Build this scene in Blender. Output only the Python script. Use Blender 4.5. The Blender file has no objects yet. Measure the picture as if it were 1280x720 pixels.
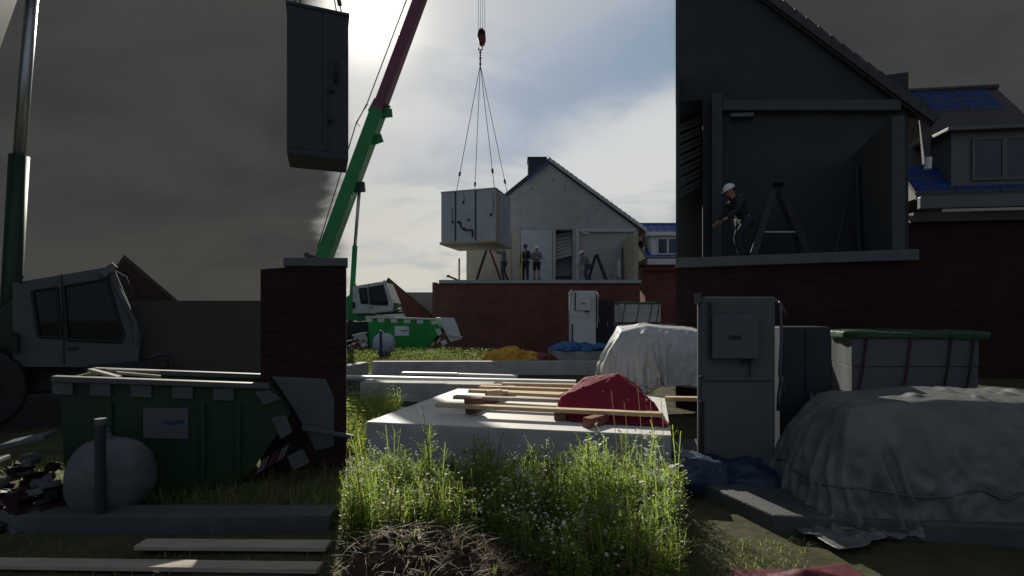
import bpy, bmesh, math, random
from mathutils import Vector, Matrix, noise
R = math.radians
random.seed(7)
scene = bpy.context.scene
COL = scene.collection
FOC, CX, HY, EYE = 623.0, 640.0, 398.0, 1.6     # focal length (px), optical column, horizon row, eye height (m)

# ------------------------------------------------------------------ camera
cam = bpy.data.objects.new('camera', bpy.data.cameras.new('camera'))
COL.objects.link(cam)
cam.location = (0, 0, EYE); cam.rotation_euler = (R(90), 0, 0)
cam.data.sensor_width = 36; cam.data.lens = FOC / 1280 * 36
cam.data.shift_y = (HY - 360) / 1280
cam.data.clip_end = 3000; cam.data.clip_start = 0.05
scene.camera = cam

# ------------------------------------------------------------------ light and sky
SUN = Vector((-0.297, 1.0, 0.615)).normalized()
SUN_EL = math.asin(SUN.z); SUN_AZ = math.atan2(SUN.x, SUN.y)
sl = bpy.data.lights.new('sun', 'SUN'); sl.energy = 5.0; sl.angle = R(0.5); sl.color = (1.0, 0.93, 0.80)
so = bpy.data.objects.new('sun', sl); COL.objects.link(so)
so.rotation_euler = SUN.to_track_quat('Z', 'Y').to_euler()

world = bpy.data.worlds.new('World'); scene.world = world; world.use_nodes = True
nt = world.node_tree; nt.nodes.clear(); L = nt.links

class E:                                     # a tiny expression builder for shader maths
    def __init__(s, sock): s.s = sock
def _m(op, *a, clamp=False):
    n = nt.nodes.new('ShaderNodeMath'); n.operation = op; n.use_clamp = clamp
    for i, v in enumerate(a):
        if isinstance(v, E): L.new(v.s, n.inputs[i])
        else: n.inputs[i].default_value = v
    return E(n.outputs[0])
def add(a, b): return _m('ADD', a, b)
def mul(a, b): return _m('MULTIPLY', a, b)
def sub(a, b): return _m('SUBTRACT', a, b)
def sstep(x, a, b):
    n = nt.nodes.new('ShaderNodeMapRange'); n.interpolation_type = 'SMOOTHSTEP'
    L.new(x.s, n.inputs['Value']); n.inputs['From Min'].default_value = a; n.inputs['From Max'].default_value = b
    return E(n.outputs['Result'])
def bump1(x, a, b, c, d): return mul(sstep(x, a, b), sub(1.0, sstep(x, c, d)))
def mixc(f, a, b):
    n = nt.nodes.new('ShaderNodeMix'); n.data_type = 'RGBA'
    if isinstance(f, E): L.new(f.s, n.inputs[0])
    else: n.inputs[0].default_value = f
    for i, v in ((6, a), (7, b)):
        if isinstance(v, E): L.new(v.s, n.inputs[i])
        else: n.inputs[i].default_value = (*v, 1)
    return E(n.outputs[2])
def addc(a, b):
    n = nt.nodes.new('ShaderNodeMix'); n.data_type = 'RGBA'; n.blend_type = 'ADD'; n.inputs[0].default_value = 1
    L.new(a.s, n.inputs[6]); L.new(b.s, n.inputs[7]); return E(n.outputs[2])
tc = nt.nodes.new('ShaderNodeTexCoord')
nv = nt.nodes.new('ShaderNodeVectorMath'); nv.operation = 'NORMALIZE'; L.new(tc.outputs['Generated'], nv.inputs[0])
sx = nt.nodes.new('ShaderNodeSeparateXYZ'); L.new(nv.outputs[0], sx.inputs[0])
X, Y, Z = (E(sx.outputs[i]) for i in range(3))
AZ = mul(_m('ARCTAN2', X, Y), 180 / math.pi); EL = mul(_m('ARCSINE', Z), 180 / math.pi)
def cloudnoise(sxy, sz, scale, detail=6, rough=0.55, off=0.0, dist=0.0):
    den = add(_m('MAXIMUM', Z, 0.0), 0.28)
    c = nt.nodes.new('ShaderNodeCombineXYZ')
    L.new(add(mul(_m('DIVIDE', X, den), sxy), off).s, c.inputs[0]); L.new(mul(_m('DIVIDE', Y, den), sz).s, c.inputs[1]); L.new(Z.s, c.inputs[2])
    n = nt.nodes.new('ShaderNodeTexNoise'); n.inputs['Scale'].default_value = scale; n.inputs['Detail'].default_value = detail
    n.inputs['Roughness'].default_value = rough; n.inputs['Distortion'].default_value = dist
    L.new(c.outputs[0], n.inputs['Vector']); return E(n.outputs['Fac'])
N1 = cloudnoise(1.0, 1.6, 1.5, 7, 0.52, 3.1, 0.5)
N2 = cloudnoise(1.0, 1.0, 0.8, 4, 0.5, 11.7, 0.3)
N3 = cloudnoise(1.0, 1.3, 2.2, 6, 0.55, 27.0, 0.4)
sky = nt.nodes.new('ShaderNodeTexSky'); sky.sky_type = 'NISHITA'; sky.sun_disc = False
sky.sun_elevation = SUN_EL; sky.sun_rotation = SUN_AZ; sky.dust_density = 2.0
skyc = E(sky.outputs[0])
# elevation of the cloud bands wanders with the big noise and with azimuth
ELW = add(add(EL, mul(sub(N2, 0.5), 16.0)), mul(sub(AZ, 0.0), -0.22))
blue = mixc(0.88, skyc, (1.95, 2.65, 3.6))           # thin grey-blue veil between the banks
cream = (6.3, 5.95, 5.0); white = (5.6, 5.75, 5.75)
base = mixc(bump1(ELW, 8, 12, 17, 23), blue, white)    # bright bank above the roofs
base = mixc(mul(sub(1.0, sstep(EL, 2, 19)), 0.95), base, cream)
base = mixc(mul(sstep(ELW, 25, 33), 0.72), base, (4.5, 4.65, 4.85))
base = mixc(mul(sstep(N1, 0.50, 0.64), 0.7), base, (6.0, 6.1, 6.0))
base = mixc(mul(sstep(N3, 0.46, 0.66), 0.5), base, (2.3, 2.95, 3.85))
base = mixc(mul(sstep(AZ, 2, -17), 0.5), base, (4.9, 4.75, 4.35))
dt = nt.nodes.new('ShaderNodeVectorMath'); dt.operation = 'DOT_PRODUCT'
L.new(nv.outputs[0], dt.inputs[0]); dt.inputs[1].default_value = SUN
D = _m('MAXIMUM', E(dt.outputs['Value']), 0.0)
glow = add(mul(_m('POWER', D, 420.0), 9.0), mul(_m('POWER', D, 60.0), 1.5))
gcol = nt.nodes.new('ShaderNodeMix'); gcol.data_type = 'RGBA'; gcol.blend_type = 'MULTIPLY'; gcol.inputs[0].default_value = 1
cmb = nt.nodes.new('ShaderNodeCombineXYZ')
for i in range(3): L.new(glow.s, cmb.inputs[i])
L.new(cmb.outputs[0], gcol.inputs[6]); gcol.inputs[7].default_value = (1.0, 0.93, 0.78, 1)
base = addc(base, E(gcol.outputs[2]))
# dark banks added to dim the sky on both sides of the bright gap, and a dull overcast behind the viewer
AZN = add(AZ, add(mul(sub(N1, 0.5), 8.0), mul(sub(N3, 0.5), 6.0)))
gap = bump1(AZN, -22.0, -17.6, 16.5, 24.0)
dim_sky = mixc(sstep(N1, 0.34, 0.70), (0.35, 0.36, 0.37), (0.52, 0.505, 0.475))
dim_sky = mixc(mul(sub(1.0, sstep(EL, 0, 16)), 0.5), dim_sky, (0.60, 0.57, 0.49))
back = sstep(Y, 0.25, -0.35)
dim_sky = mixc(back, dim_sky, (1.75, 2.05, 2.5))
final = mixc(gap, dim_sky, base)
bg = nt.nodes.new('ShaderNodeBackground'); bg.inputs['Strength'].default_value = 0.1
L.new(final.s, bg.inputs['Color'])
wo = nt.nodes.new('ShaderNodeOutputWorld'); L.new(bg.outputs[0], wo.inputs['Surface'])
scene.view_settings.view_transform = 'Standard'; scene.view_settings.look = 'None'
scene.view_settings.exposure = 0.2; scene.view_settings.gamma = 1
try: scene.view_settings.use_curve_mapping = False
except Exception: pass
scene.cycles.max_bounces = 6; scene.cycles.transparent_max_bounces = 12
scene.cycles.use_denoising = True

# ------------------------------------------------------------------ materials
def mat(name, col, rough=0.7, var=0.25, scale=6.0, bump=0.0, bscale=40.0, metal=0.0, spec=0.4, stain=None, trans=0.0, stretch=(1, 1, 1), tcol=(1, 1, 1)):
    m = bpy.data.materials.new(name); m.use_nodes = True; t = m.node_tree; ns = t.nodes; lk = t.links
    b = ns['Principled BSDF']; b.inputs['Roughness'].default_value = rough; b.inputs['Metallic'].default_value = metal
    b.inputs['Specular IOR Level'].default_value = spec
    c = ns.new('ShaderNodeTexCoord'); mp = ns.new('ShaderNodeMapping'); mp.inputs['Scale'].default_value = stretch
    lk.new(c.outputs['Object'], mp.inputs[0])
    n = ns.new('ShaderNodeTexNoise'); n.inputs['Scale'].default_value = scale; n.inputs['Detail'].default_value = 6; n.inputs['Roughness'].default_value = 0.6
    lk.new(mp.outputs[0], n.inputs['Vector'])
    r = ns.new('ShaderNodeValToRGB'); r.color_ramp.elements[0].position = 0.3; r.color_ramp.elements[1].position = 0.7
    r.color_ramp.elements[0].color = (*[x * (1 - var) for x in col], 1); r.color_ramp.elements[1].color = (*[min(1, x * (1 + var)) for x in col], 1)
    lk.new(n.outputs['Fac'], r.inputs[0]); out = r.outputs[0]
    if stain:
        n2 = ns.new('ShaderNodeTexNoise'); n2.inputs['Scale'].default_value = scale * 0.35; n2.inputs['Detail'].default_value = 8; n2.inputs['Roughness'].default_value = 0.7
        lk.new(c.outputs['Object'], n2.inputs['Vector'])
        r2 = ns.new('ShaderNodeValToRGB'); r2.color_ramp.elements[0].position = 0.52; r2.color_ramp.elements[1].position = 0.68
        lk.new(n2.outputs['Fac'], r2.inputs[0])
        mx = ns.new('ShaderNodeMix'); mx.data_type = 'RGBA'; lk.new(r2.outputs[0], mx.inputs[0]); lk.new(out, mx.inputs[6]); mx.inputs[7].default_value = (*stain, 1)
        out = mx.outputs[2]
    lk.new(out, b.inputs['Base Color'])
    if bump:
        n3 = ns.new('ShaderNodeTexNoise'); n3.inputs['Scale'].default_value = bscale; n3.inputs['Detail'].default_value = 5
        lk.new(mp.outputs[0], n3.inputs['Vector'])
        bp = ns.new('ShaderNodeBump'); bp.inputs['Strength'].default_value = bump; bp.inputs['Distance'].default_value = 0.02
        lk.new(n3.outputs['Fac'], bp.inputs['Height']); lk.new(bp.outputs[0], b.inputs['Normal'])
    if trans:
        tr = ns.new('ShaderNodeBsdfTranslucent')
        gm = ns.new('ShaderNodeMix'); gm.data_type = 'RGBA'; gm.blend_type = 'MULTIPLY'; gm.inputs[0].default_value = 1
        lk.new(out, gm.inputs[6]); gm.inputs[7].default_value = (*tcol, 1); lk.new(gm.outputs[2], tr.inputs[0])
        ms = ns.new('ShaderNodeMixShader'); ms.inputs[0].default_value = trans
        lk.new(b.outputs[0], ms.inputs[1]); lk.new(tr.outputs[0], ms.inputs[2]); lk.new(ms.outputs[0], ns['Material Output'].inputs[0])
    return m

def brick_mat(name, c1, c2, mortar):
    m = bpy.data.materials.new(name); m.use_nodes = True; t = m.node_tree; ns = t.nodes; lk = t.links
    b = ns['Principled BSDF']; b.inputs['Roughness'].default_value = 0.85; b.inputs['Specular IOR Level'].default_value = 0.2
    c = ns.new('ShaderNodeTexCoord'); s = ns.new('ShaderNodeSeparateXYZ'); lk.new(c.outputs['Object'], s.inputs[0])
    a = ns.new('ShaderNodeMath'); lk.new(s.outputs[0], a.inputs[0]); lk.new(s.outputs[1], a.inputs[1])
    k = ns.new('ShaderNodeCombineXYZ'); lk.new(a.outputs[0], k.inputs[0]); lk.new(s.outputs[2], k.inputs[1])
    br = ns.new('ShaderNodeTexBrick'); lk.new(k.outputs[0], br.inputs['Vector'])
    br.inputs['Scale'].default_value = 1.0; br.inputs['Brick Width'].default_value = 0.22; br.inputs['Row Height'].default_value = 0.0625
    br.inputs['Mortar Size'].default_value = 0.006; br.inputs['Bias'].default_value = 0.0
    br.inputs['Color1'].default_value = (*c1, 1); br.inputs['Color2'].default_value = (*c2, 1); br.inputs['Mortar'].default_value = (*mortar, 1)
    n = ns.new('ShaderNodeTexNoise'); n.inputs['Scale'].default_value = 0.9; n.inputs['Detail'].default_value = 7; lk.new(c.outputs['Object'], n.inputs['Vector'])
    h = ns.new('ShaderNodeMix'); h.data_type = 'RGBA'; h.blend_type = 'MULTIPLY'; h.inputs[0].default_value = 0.7
    r = ns.new('ShaderNodeValToRGB'); r.color_ramp.elements[0].position = 0.3; r.color_ramp.elements[0].color = (0.6, 0.58, 0.6, 1); r.color_ramp.elements[1].position = 0.7; r.color_ramp.elements[1].color = (1.15, 1.1, 1.1, 1)
    lk.new(n.outputs['Fac'], r.inputs[0]); lk.new(br.outputs['Color'], h.inputs[6]); lk.new(r.outputs[0], h.inputs[7])
    lk.new(h.outputs[2], b.inputs['Base Color'])
    bp = ns.new('ShaderNodeBump'); bp.inputs['Strength'].default_value = 0.6; bp.inputs['Distance'].default_value = 0.008; bp.invert = True
    lk.new(br.outputs['Fac'], bp.inputs['Height']); lk.new(bp.outputs[0], b.inputs['Normal'])
    return m

def glass_mat(name, tint=0.35, refl=(0.02, 0.025, 0.03)):
    m = bpy.data.materials.new(name); m.use_nodes = True; t = m.node_tree; ns = t.nodes; lk = t.links
    b = ns['Principled BSDF']; b.inputs['Base Color'].default_value = (*refl, 1); b.inputs['Roughness'].default_value = 0.04
    tr = ns.new('ShaderNodeBsdfTransparent'); tr.inputs[0].default_value = (tint, tint * 1.02, tint * 1.05, 1)
    ms = ns.new('ShaderNodeMixShader'); ms.inputs[0].default_value = 0.55
    n = ns.new('ShaderNodeTexNoise'); n.inputs['Scale'].default_value = 3.0
    r = ns.new('ShaderNodeMapRange'); r.inputs['To Min'].default_value = 0.42; r.inputs['To Max'].default_value = 0.62
    lk.new(n.outputs['Fac'], r.inputs['Value']); lk.new(r.outputs[0], ms.inputs[0])
    lk.new(b.outputs[0], ms.inputs[2]); lk.new(tr.outputs[0], ms.inputs[1]); lk.new(ms.outputs[0], ns['Material Output'].inputs[0])
    return m

M = {}  # near side objects use dimmed material copies: the dimming is put into the colour
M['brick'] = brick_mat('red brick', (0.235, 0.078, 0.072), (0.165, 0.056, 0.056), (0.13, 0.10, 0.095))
M['brick2'] = brick_mat('dimmed red brick', (0.040, 0.014, 0.015), (0.022, 0.010, 0.011), (0.028, 0.022, 0.022))
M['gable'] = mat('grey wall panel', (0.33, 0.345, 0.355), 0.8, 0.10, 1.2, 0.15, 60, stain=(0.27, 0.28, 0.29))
M['gable2'] = mat('dimmed grey wall panel', (0.038, 0.043, 0.048), 0.8, 0.14, 1.5, 0.15, 60, stain=(0.030, 0.033, 0.038))
M['trim'] = mat('pale grey frame', (0.42, 0.44, 0.45), 0.7, 0.08, 4)
M['trim2'] = mat('dimmed grey frame', (0.06, 0.066, 0.07), 0.7, 0.1, 4)
M['recess'] = mat('bare stairwell plaster', (0.24, 0.28, 0.33), 0.9, 0.12, 3)
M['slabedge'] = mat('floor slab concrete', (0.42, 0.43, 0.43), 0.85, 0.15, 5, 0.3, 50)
M['slabedge2'] = mat('dimmed floor slab concrete', (0.10, 0.105, 0.11), 0.85, 0.15, 5, 0.3, 50)
M['tile'] = mat('charcoal roof tile', (0.045, 0.042, 0.045), 0.6, 0.3, 12, 0.4, 20)
M['redtile'] = mat('dark red roof tile', (0.11, 0.038, 0.032), 0.75, 0.3, 9, 0.5, 25)
M['redtile2'] = mat('dimmed red roof tile', (0.040, 0.020, 0.017), 0.75, 0.3, 9, 0.5, 25)
M['navy'] = mat('navy metal', (0.018, 0.024, 0.036), 0.5, 0.2, 5)
M['solar'] = mat('solar cell glass', (0.022, 0.075, 0.33), 0.45, 0.2, 8, spec=0.15)
M['solarline'] = mat('solar panel frame', (0.22, 0.27, 0.36), 0.4, 0.1, 8, metal=0.3)
M['solar2'] = mat('dimmed solar cell glass', (0.013, 0.036, 0.15), 0.45, 0.25, 8, spec=0.15)
M['solarline2'] = mat('dimmed solar panel frame', (0.035, 0.042, 0.06), 0.5, 0.1, 8)
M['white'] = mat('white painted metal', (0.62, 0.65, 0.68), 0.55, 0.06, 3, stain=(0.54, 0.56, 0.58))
M['white2'] = mat('dimmed white painted metal', (0.078, 0.088, 0.10), 0.55, 0.10, 3, stain=(0.06, 0.066, 0.074))
M['warmside'] = mat('cream wall lining', (0.40, 0.36, 0.28), 0.8, 0.1, 3)
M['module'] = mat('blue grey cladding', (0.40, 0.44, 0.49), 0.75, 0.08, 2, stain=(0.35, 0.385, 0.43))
M['module2'] = mat('dimmed blue grey cladding', (0.035, 0.043, 0.052), 0.75, 0.12, 2)
M['black'] = mat('black rubber', (0.012, 0.012, 0.013), 0.6, 0.2, 10)
M['steel'] = mat('galvanised steel', (0.42, 0.43, 0.45), 0.35, 0.15, 20, metal=0.8)
M['wire'] = mat('dark wire rope', (0.05, 0.05, 0.055), 0.5, 0.2, 30, metal=0.4)
M['redpaint'] = mat('red paint', (0.15, 0.018, 0.02), 0.5, 0.25, 10)
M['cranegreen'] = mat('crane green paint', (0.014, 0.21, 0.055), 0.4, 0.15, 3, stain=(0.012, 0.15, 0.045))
M['cranegreen2'] = mat('dimmed crane green paint', (0.007, 0.030, 0.015), 0.5, 0.2, 3)
M['boomred'] = mat('plum red boom paint', (0.17, 0.038, 0.075), 0.45, 0.15, 2, stain=(0.13, 0.035, 0.055))
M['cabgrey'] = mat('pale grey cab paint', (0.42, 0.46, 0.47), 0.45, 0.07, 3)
M['cabgrey2'] = mat('dimmed grey cab paint', (0.066, 0.074, 0.078), 0.5, 0.15, 3)
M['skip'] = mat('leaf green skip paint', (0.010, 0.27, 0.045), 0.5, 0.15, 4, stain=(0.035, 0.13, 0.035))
M['skip2'] = mat('dimmed green skip paint', (0.006, 0.034, 0.010), 0.55, 0.2, 4, stain=(0.014, 0.022, 0.010))
M['chip'] = mat('white stripe paint', (0.55, 0.57, 0.55), 0.6, 0.15, 9)
M['chip2'] = mat('dimmed white stripe paint', (0.075, 0.08, 0.08), 0.6, 0.15, 9)
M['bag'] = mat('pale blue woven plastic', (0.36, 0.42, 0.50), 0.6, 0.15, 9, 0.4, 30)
M['bag2'] = mat('dimmed woven plastic', (0.08, 0.088, 0.10), 0.6, 0.2, 9, 0.4, 30)
M['bluepost'] = mat('dark blue paint', (0.010, 0.035, 0.085), 0.5, 0.2, 9)
M['blue'] = mat('blue plastic sheet', (0.03, 0.13, 0.34), 0.45, 0.25, 6, 0.4, 20)
M['blue2'] = mat('dimmed blue plastic sheet', (0.010, 0.026, 0.06), 0.5, 0.25, 6, 0.4, 20)
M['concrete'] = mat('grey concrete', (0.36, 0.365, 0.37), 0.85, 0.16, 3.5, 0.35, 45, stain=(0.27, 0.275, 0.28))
M['concrete2'] = mat('dimmed grey concrete', (0.062, 0.066, 0.07), 0.8, 0.25, 3.5, 0.35, 45, stain=(0.06, 0.062, 0.066))
M['slabtop'] = mat('smooth pale concrete', (0.56, 0.555, 0.53), 0.6, 0.09, 2.5, 0.2, 60, stain=(0.44, 0.435, 0.42))
M['wood'] = mat('fresh sawn timber', (0.48, 0.35, 0.20), 0.75, 0.22, 3, 0.3, 30, stretch=(1, 14, 14))
M['woodgrey'] = mat('weathered timber', (0.34, 0.30, 0.25), 0.8, 0.22, 3, 0.3, 30, stretch=(1, 14, 14))
M['woodbrown'] = mat('red brown timber', (0.16, 0.075, 0.05), 0.8, 0.25, 6, 0.3, 30)
M['woodwhite'] = mat('pale aluminium edged board', (0.62, 0.63, 0.64), 0.5, 0.12, 4)
M['wooddark'] = mat('dark stained board', (0.075, 0.075, 0.078), 0.7, 0.2, 4)
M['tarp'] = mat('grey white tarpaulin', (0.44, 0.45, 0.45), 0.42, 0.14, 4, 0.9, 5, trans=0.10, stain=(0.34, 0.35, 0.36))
M['tarp2'] = mat('dimmed grey tarpaulin', (0.12, 0.125, 0.128), 0.45, 0.2, 4, 0.9, 5, stain=(0.07, 0.076, 0.08))
M['redtarp'] = mat('crimson tarpaulin', (0.25, 0.006, 0.034), 0.75, 0.15, 5, 0.5, 7, trans=0.15)
M['redtarp2'] = mat('dimmed crimson tarpaulin', (0.075, 0.006, 0.015), 0.65, 0.2, 5, 0.25, 14)
M['yellow'] = mat('ochre plastic sheet', (0.62, 0.35, 0.04), 0.5, 0.3, 7, 0.4, 18, trans=0.1)
M['greensheet'] = mat('green plastic sheet', (0.02, 0.20, 0.06), 0.5, 0.3, 7)
M['greensheet2'] = mat('dimmed green plastic sheet', (0.008, 0.045, 0.018), 0.5, 0.3, 7)
M['skin'] = mat('skin', (0.36, 0.20, 0.14), 0.6, 0.1, 20)
M['cloth'] = mat('grey work shirt', (0.16, 0.18, 0.20), 0.9, 0.2, 15)
M['clothdark'] = mat('dark work clothes', (0.022, 0.026, 0.034), 0.9, 0.2, 15)
M['jeans'] = mat('blue grey trousers', (0.055, 0.07, 0.10), 0.9, 0.2, 15)
M['helmet'] = mat('white helmet plastic', (0.72, 0.73, 0.74), 0.4, 0.04, 10)
M['helmetdark'] = mat('dark blue helmet plastic', (0.02, 0.035, 0.07), 0.4, 0.1, 10)
M['eye'] = mat('dark eye', (0.02, 0.015, 0.012), 0.3, 0.1, 10)
M['leveller'] = mat('yellow green paint', (0.50, 0.50, 0.05), 0.5, 0.1, 10)
M['alu'] = mat('dull aluminium', (0.40, 0.41, 0.42), 0.4, 0.1, 10, metal=0.5)
M['glass'] = glass_mat('cab glass')
M['glass2'] = glass_mat('dimmed cab glass', 0.25)
M['pane'] = mat('window pane', (0.05, 0.09, 0.13), 0.08, 0.2, 2, spec=0.6)
M['pane2'] = mat('dimmed window pane', (0.018, 0.028, 0.045), 0.10, 0.2, 2, spec=0.5)
M['winframe'] = mat('white window frame', (0.62, 0.64, 0.66), 0.5, 0.05, 4)
M['winframe2'] = mat('dimmed window frame', (0.095, 0.10, 0.105), 0.5, 0.08, 4)
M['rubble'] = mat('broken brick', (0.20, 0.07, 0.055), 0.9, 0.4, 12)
M['seat'] = mat('grey seat fabric', (0.25, 0.26, 0.28), 0.9, 0.1, 10)
M['warn'] = mat('red stripe paint', (0.40, 0.02, 0.02), 0.5, 0.1, 9)
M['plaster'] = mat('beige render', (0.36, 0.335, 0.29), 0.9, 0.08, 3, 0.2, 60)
M['plaster2'] = mat('dimmed beige render', (0.055, 0.05, 0.046), 0.9, 0.1, 3, 0.2, 60)
def soil_mat(name, ca, cb, cc, s):
    m = mat(name, ca, 0.95, 0.45, s, 0.9, s * 6, spec=0.15, stain=cb)
    return m
M['ground'] = soil_mat('trampled grassy soil', (0.050, 0.052, 0.026), (0.085, 0.068, 0.045), None, 1.8)
M['dirt'] = soil_mat('dark crumbly soil', (0.050, 0.037, 0.027), (0.11, 0.082, 0.058), None, 9)

# ------------------------------------------------------------------ building helpers
OFF = {}
def tag(o, label=None, cat=None, group=None, kind=None):
    if label: o['label'] = label
    if cat: o['category'] = cat
    if group: o['group'] = group
    if kind: o['kind'] = kind
    return o
def thing(name, label, cat, loc, group=None):
    o = bpy.data.objects.new(name, None); COL.objects.link(o); o.location = loc; o.empty_display_size = 0.2
    OFF[o.name] = Vector(loc); return tag(o, label, cat, group)
def P(px, py, d): return Vector(((px - CX) / FOC * d, d, EYE - (py - HY) / FOC * d))
class Fr:
    """A vertical working plane: photograph columns/rows (of the middle strip) become points on it."""
    def __init__(s, d, near=False, yaw=0.0, px0=640.0, c=None):
        s.near, s.n, s.d = near, Vector((math.sin(R(yaw)), math.cos(R(yaw)), 0)), d
        s.yaw, s.px0 = yaw, px0
        s.c = c if c is not None else Vector(((px0 - CX) / FOC * d, d, 0)).dot(s.n)
        s.e = Vector((s.n.y, -s.n.x, 0))
        s.k = d / FOC * (3.137 if near else 1.0)            # metres in one strip pixel
    def back(s, m): return Fr(s.d + m, s.near, s.yaw, s.px0, s.c + m)
    def p(s, x, y, dd=0.0):
        if s.near: x, y = (x - 436) * 3.137, 360 + (y - 360) * 3.137
        r = Vector(((x - CX) / FOC, 1, (HY - y) / FOC)); t = s.c / Vector((r.x, 1, 0)).dot(s.n)
        return Vector((0, 0, EYE)) + r * t + s.n * dd
    def g(s, x, dd=0.0, z=0.0):
        q = s.p(x, 300, dd); q.z = z; return q

class MB:
    def __init__(s): s.bm = bmesh.new()
    def hull8(s, lo, hi):                                    # two matching rings -> solid
        bm = s.bm; a = [bm.verts.new(v) for v in lo]; b = [bm.verts.new(v) for v in hi]; n = len(a)
        bm.faces.new(a[::-1]); bm.faces.new(b)
        for i in range(n): bm.faces.new((a[i], a[(i + 1) % n], b[(i + 1) % n], b[i]))
        return s
    def prism(s, pts, vec): pts = [Vector(p) for p in pts]; vec = Vector(vec); return s.hull8(pts, [p + vec for p in pts])
    def box(s, c, size, rz=0.0, M3=None):
        m = M3 or Matrix.Rotation(rz, 3, 'Z'); c = Vector(c); x, y, z = (v / 2 for v in size)
        lo = [c + m @ Vector(v) for v in ((-x, -y, -z), (x, -y, -z), (x, y, -z), (-x, y, -z))]
        return s.prism(lo, m @ Vector((0, 0, 2 * z)))
    def bx(s, x0, x1, y0, y1, z0, z1): return s.box(((x0 + x1) / 2, (y0 + y1) / 2, (z0 + z1) / 2), (x1 - x0, y1 - y0, z1 - z0))
    def beam(s, p0, p1, w, h, up=(0, 0, 1), w1=None, h1=None):
        p0, p1 = Vector(p0), Vector(p1); d = (p1 - p0).normalized(); sd = d.cross(Vector(up)).normalized(); u = sd.cross(d)
        w1 = w1 or w; h1 = h1 or h
        ring = lambda p, w, h: [p + sd * a * w / 2 + u * b * h / 2 for a, b in ((-1, -1), (1, -1), (1, 1), (-1, 1))]
        return s.hull8(ring(p0, w, h), ring(p1, w1, h1))
    def tube(s, pts, r, n=8, r1=None):
        pts = [Vector(p) for p in pts]; bm = s.bm; rings = []
        for i, p in enumerate(pts):
            d = (pts[min(i + 1, len(pts) - 1)] - pts[max(i - 1, 0)]).normalized()
            a = d.cross(Vector((0, 0, 1)) if abs(d.z) < 0.9 else Vector((1, 0, 0))).normalized(); b = d.cross(a)
            rr = r if r1 is None else r + (r1 - r) * i / (len(pts) - 1)
            rings.append([bm.verts.new(p + a * rr * math.cos(t) + b * rr * math.sin(t)) for t in (2 * math.pi * k / n for k in range(n))])
        for A, B in zip(rings, rings[1:]):
            for k in range(n): bm.faces.new((A[k], A[(k + 1) % n], B[(k + 1) % n], B[k]))
        bm.faces.new(rings[0][::-1]); bm.faces.new(rings[-1]); return s
    def ball(s, c, r, u=16, v=10, M3=None):
        r = r if hasattr(r, '__len__') else (r, r, r)
        m = Matrix.Translation(Vector(c)) @ ((M3 or Matrix.Identity(3)).to_4x4()) @ Matrix.Diagonal((*r, 1))
        bmesh.ops.create_uvsphere(s.bm, u_segments=u, v_segments=v, radius=1, matrix=m); return s
    def build(s, name, m, parent=None, bevel=0.0, smooth=False, loc=None, label=None):
        me = bpy.data.meshes.new(name)
        bmesh.ops.recalc_face_normals(s.bm, faces=s.bm.faces)
        off = OFF[parent.name] if parent else Vector(loc or (0, 0, 0))
        for v in s.bm.verts: v.co -= off
        if smooth:
            for f in s.bm.faces: f.smooth = True
        s.bm.to_mesh(me); s.bm.free(); me.materials.append(m)
        o = bpy.data.objects.new(name, me); COL.objects.link(o)
        if parent: o.parent = parent
        else: o.location = off
        OFF[o.name] = off
        if bevel:
            b = o.modifiers.new('bevel', 'BEVEL'); b.width = bevel; b.segments = 2; b.limit_method = 'ANGLE'; b.angle_limit = R(40)
        if label: o['label'] = label
        return o
def solo(name, mb, m, label, cat, loc, group=None, **kw): return tag(mb.build(name, m, None, loc=loc, **kw), label, cat, group)
def base_of(pts):
    c = sum(pts, Vector()) / len(pts); return Vector((c.x, c.y, min(p.z for p in pts)))

def cloth_heap(size, e=3.0, res=26, seed=0, fold=0.05, ridge=0.06, flare=0.12, lean=0.0, sag=0.08):
    """a tarpaulin pulled over something boxy: rounded box with sagging top, drapes and creases"""
    mb = MB(); bm = mb.bm
    bmesh.ops.create_cube(bm, size=2.0); bmesh.ops.subdivide_edges(bm, edges=bm.edges[:], cuts=res, use_grid_fill=True)
    for v in bm.verts:
        n = v.co.normalized(); r = 1 / ((abs(n.x) ** e + abs(n.y) ** e + abs(n.z) ** e) ** (1 / e))
        p = n * r; zr = (p.z + 1) / 2; sd = Vector((seed * 3.7, seed * 1.3, seed))
        q = Vector((p.x * size[0], p.y * size[1], p.z * size[2] * 0.6)) + sd
        ang = math.atan2(p.y * size[1], p.x * size[0])
        dr = math.sin(ang * 9 + 4 * noise.noise(q * 1.5) + seed) * fold * (1 - zr) ** 0.7
        cr = (1 - abs(noise.noise(q * 2.6 + Vector((0, 0, 5)))) * 2) * ridge + (1 - abs(noise.noise(q * 6.1)) * 2) * ridge * 0.45
        big = noise.noise(q * 0.9 + Vector((9, 2, 1))) * ridge * 2.4
        p2 = Vector((p.x * size[0] / 2 * (1 + flare * (1 - zr)), p.y * size[1] / 2 * (1 + flare * (1 - zr)), zr * size[2]))
        p2 += n * (dr + cr * 0.8 + big) * (0.4 + 0.6 * zr if n.z > 0.5 else 1.0)
        p2.z -= sag * max(0, n.z) * (1 - n.x ** 2) * size[2] * (0.5 + noise.noise(q * 0.8))
        p2.x += lean * zr; p2.z = max(p2.z, 0.0)
        v.co = p2
    return mb
def place(mb, loc, rz=0.0):
    m = Matrix.Translation(loc) @ Matrix.Rotation(rz, 4, 'Z'); mb.bm.transform(m); return mb

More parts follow.
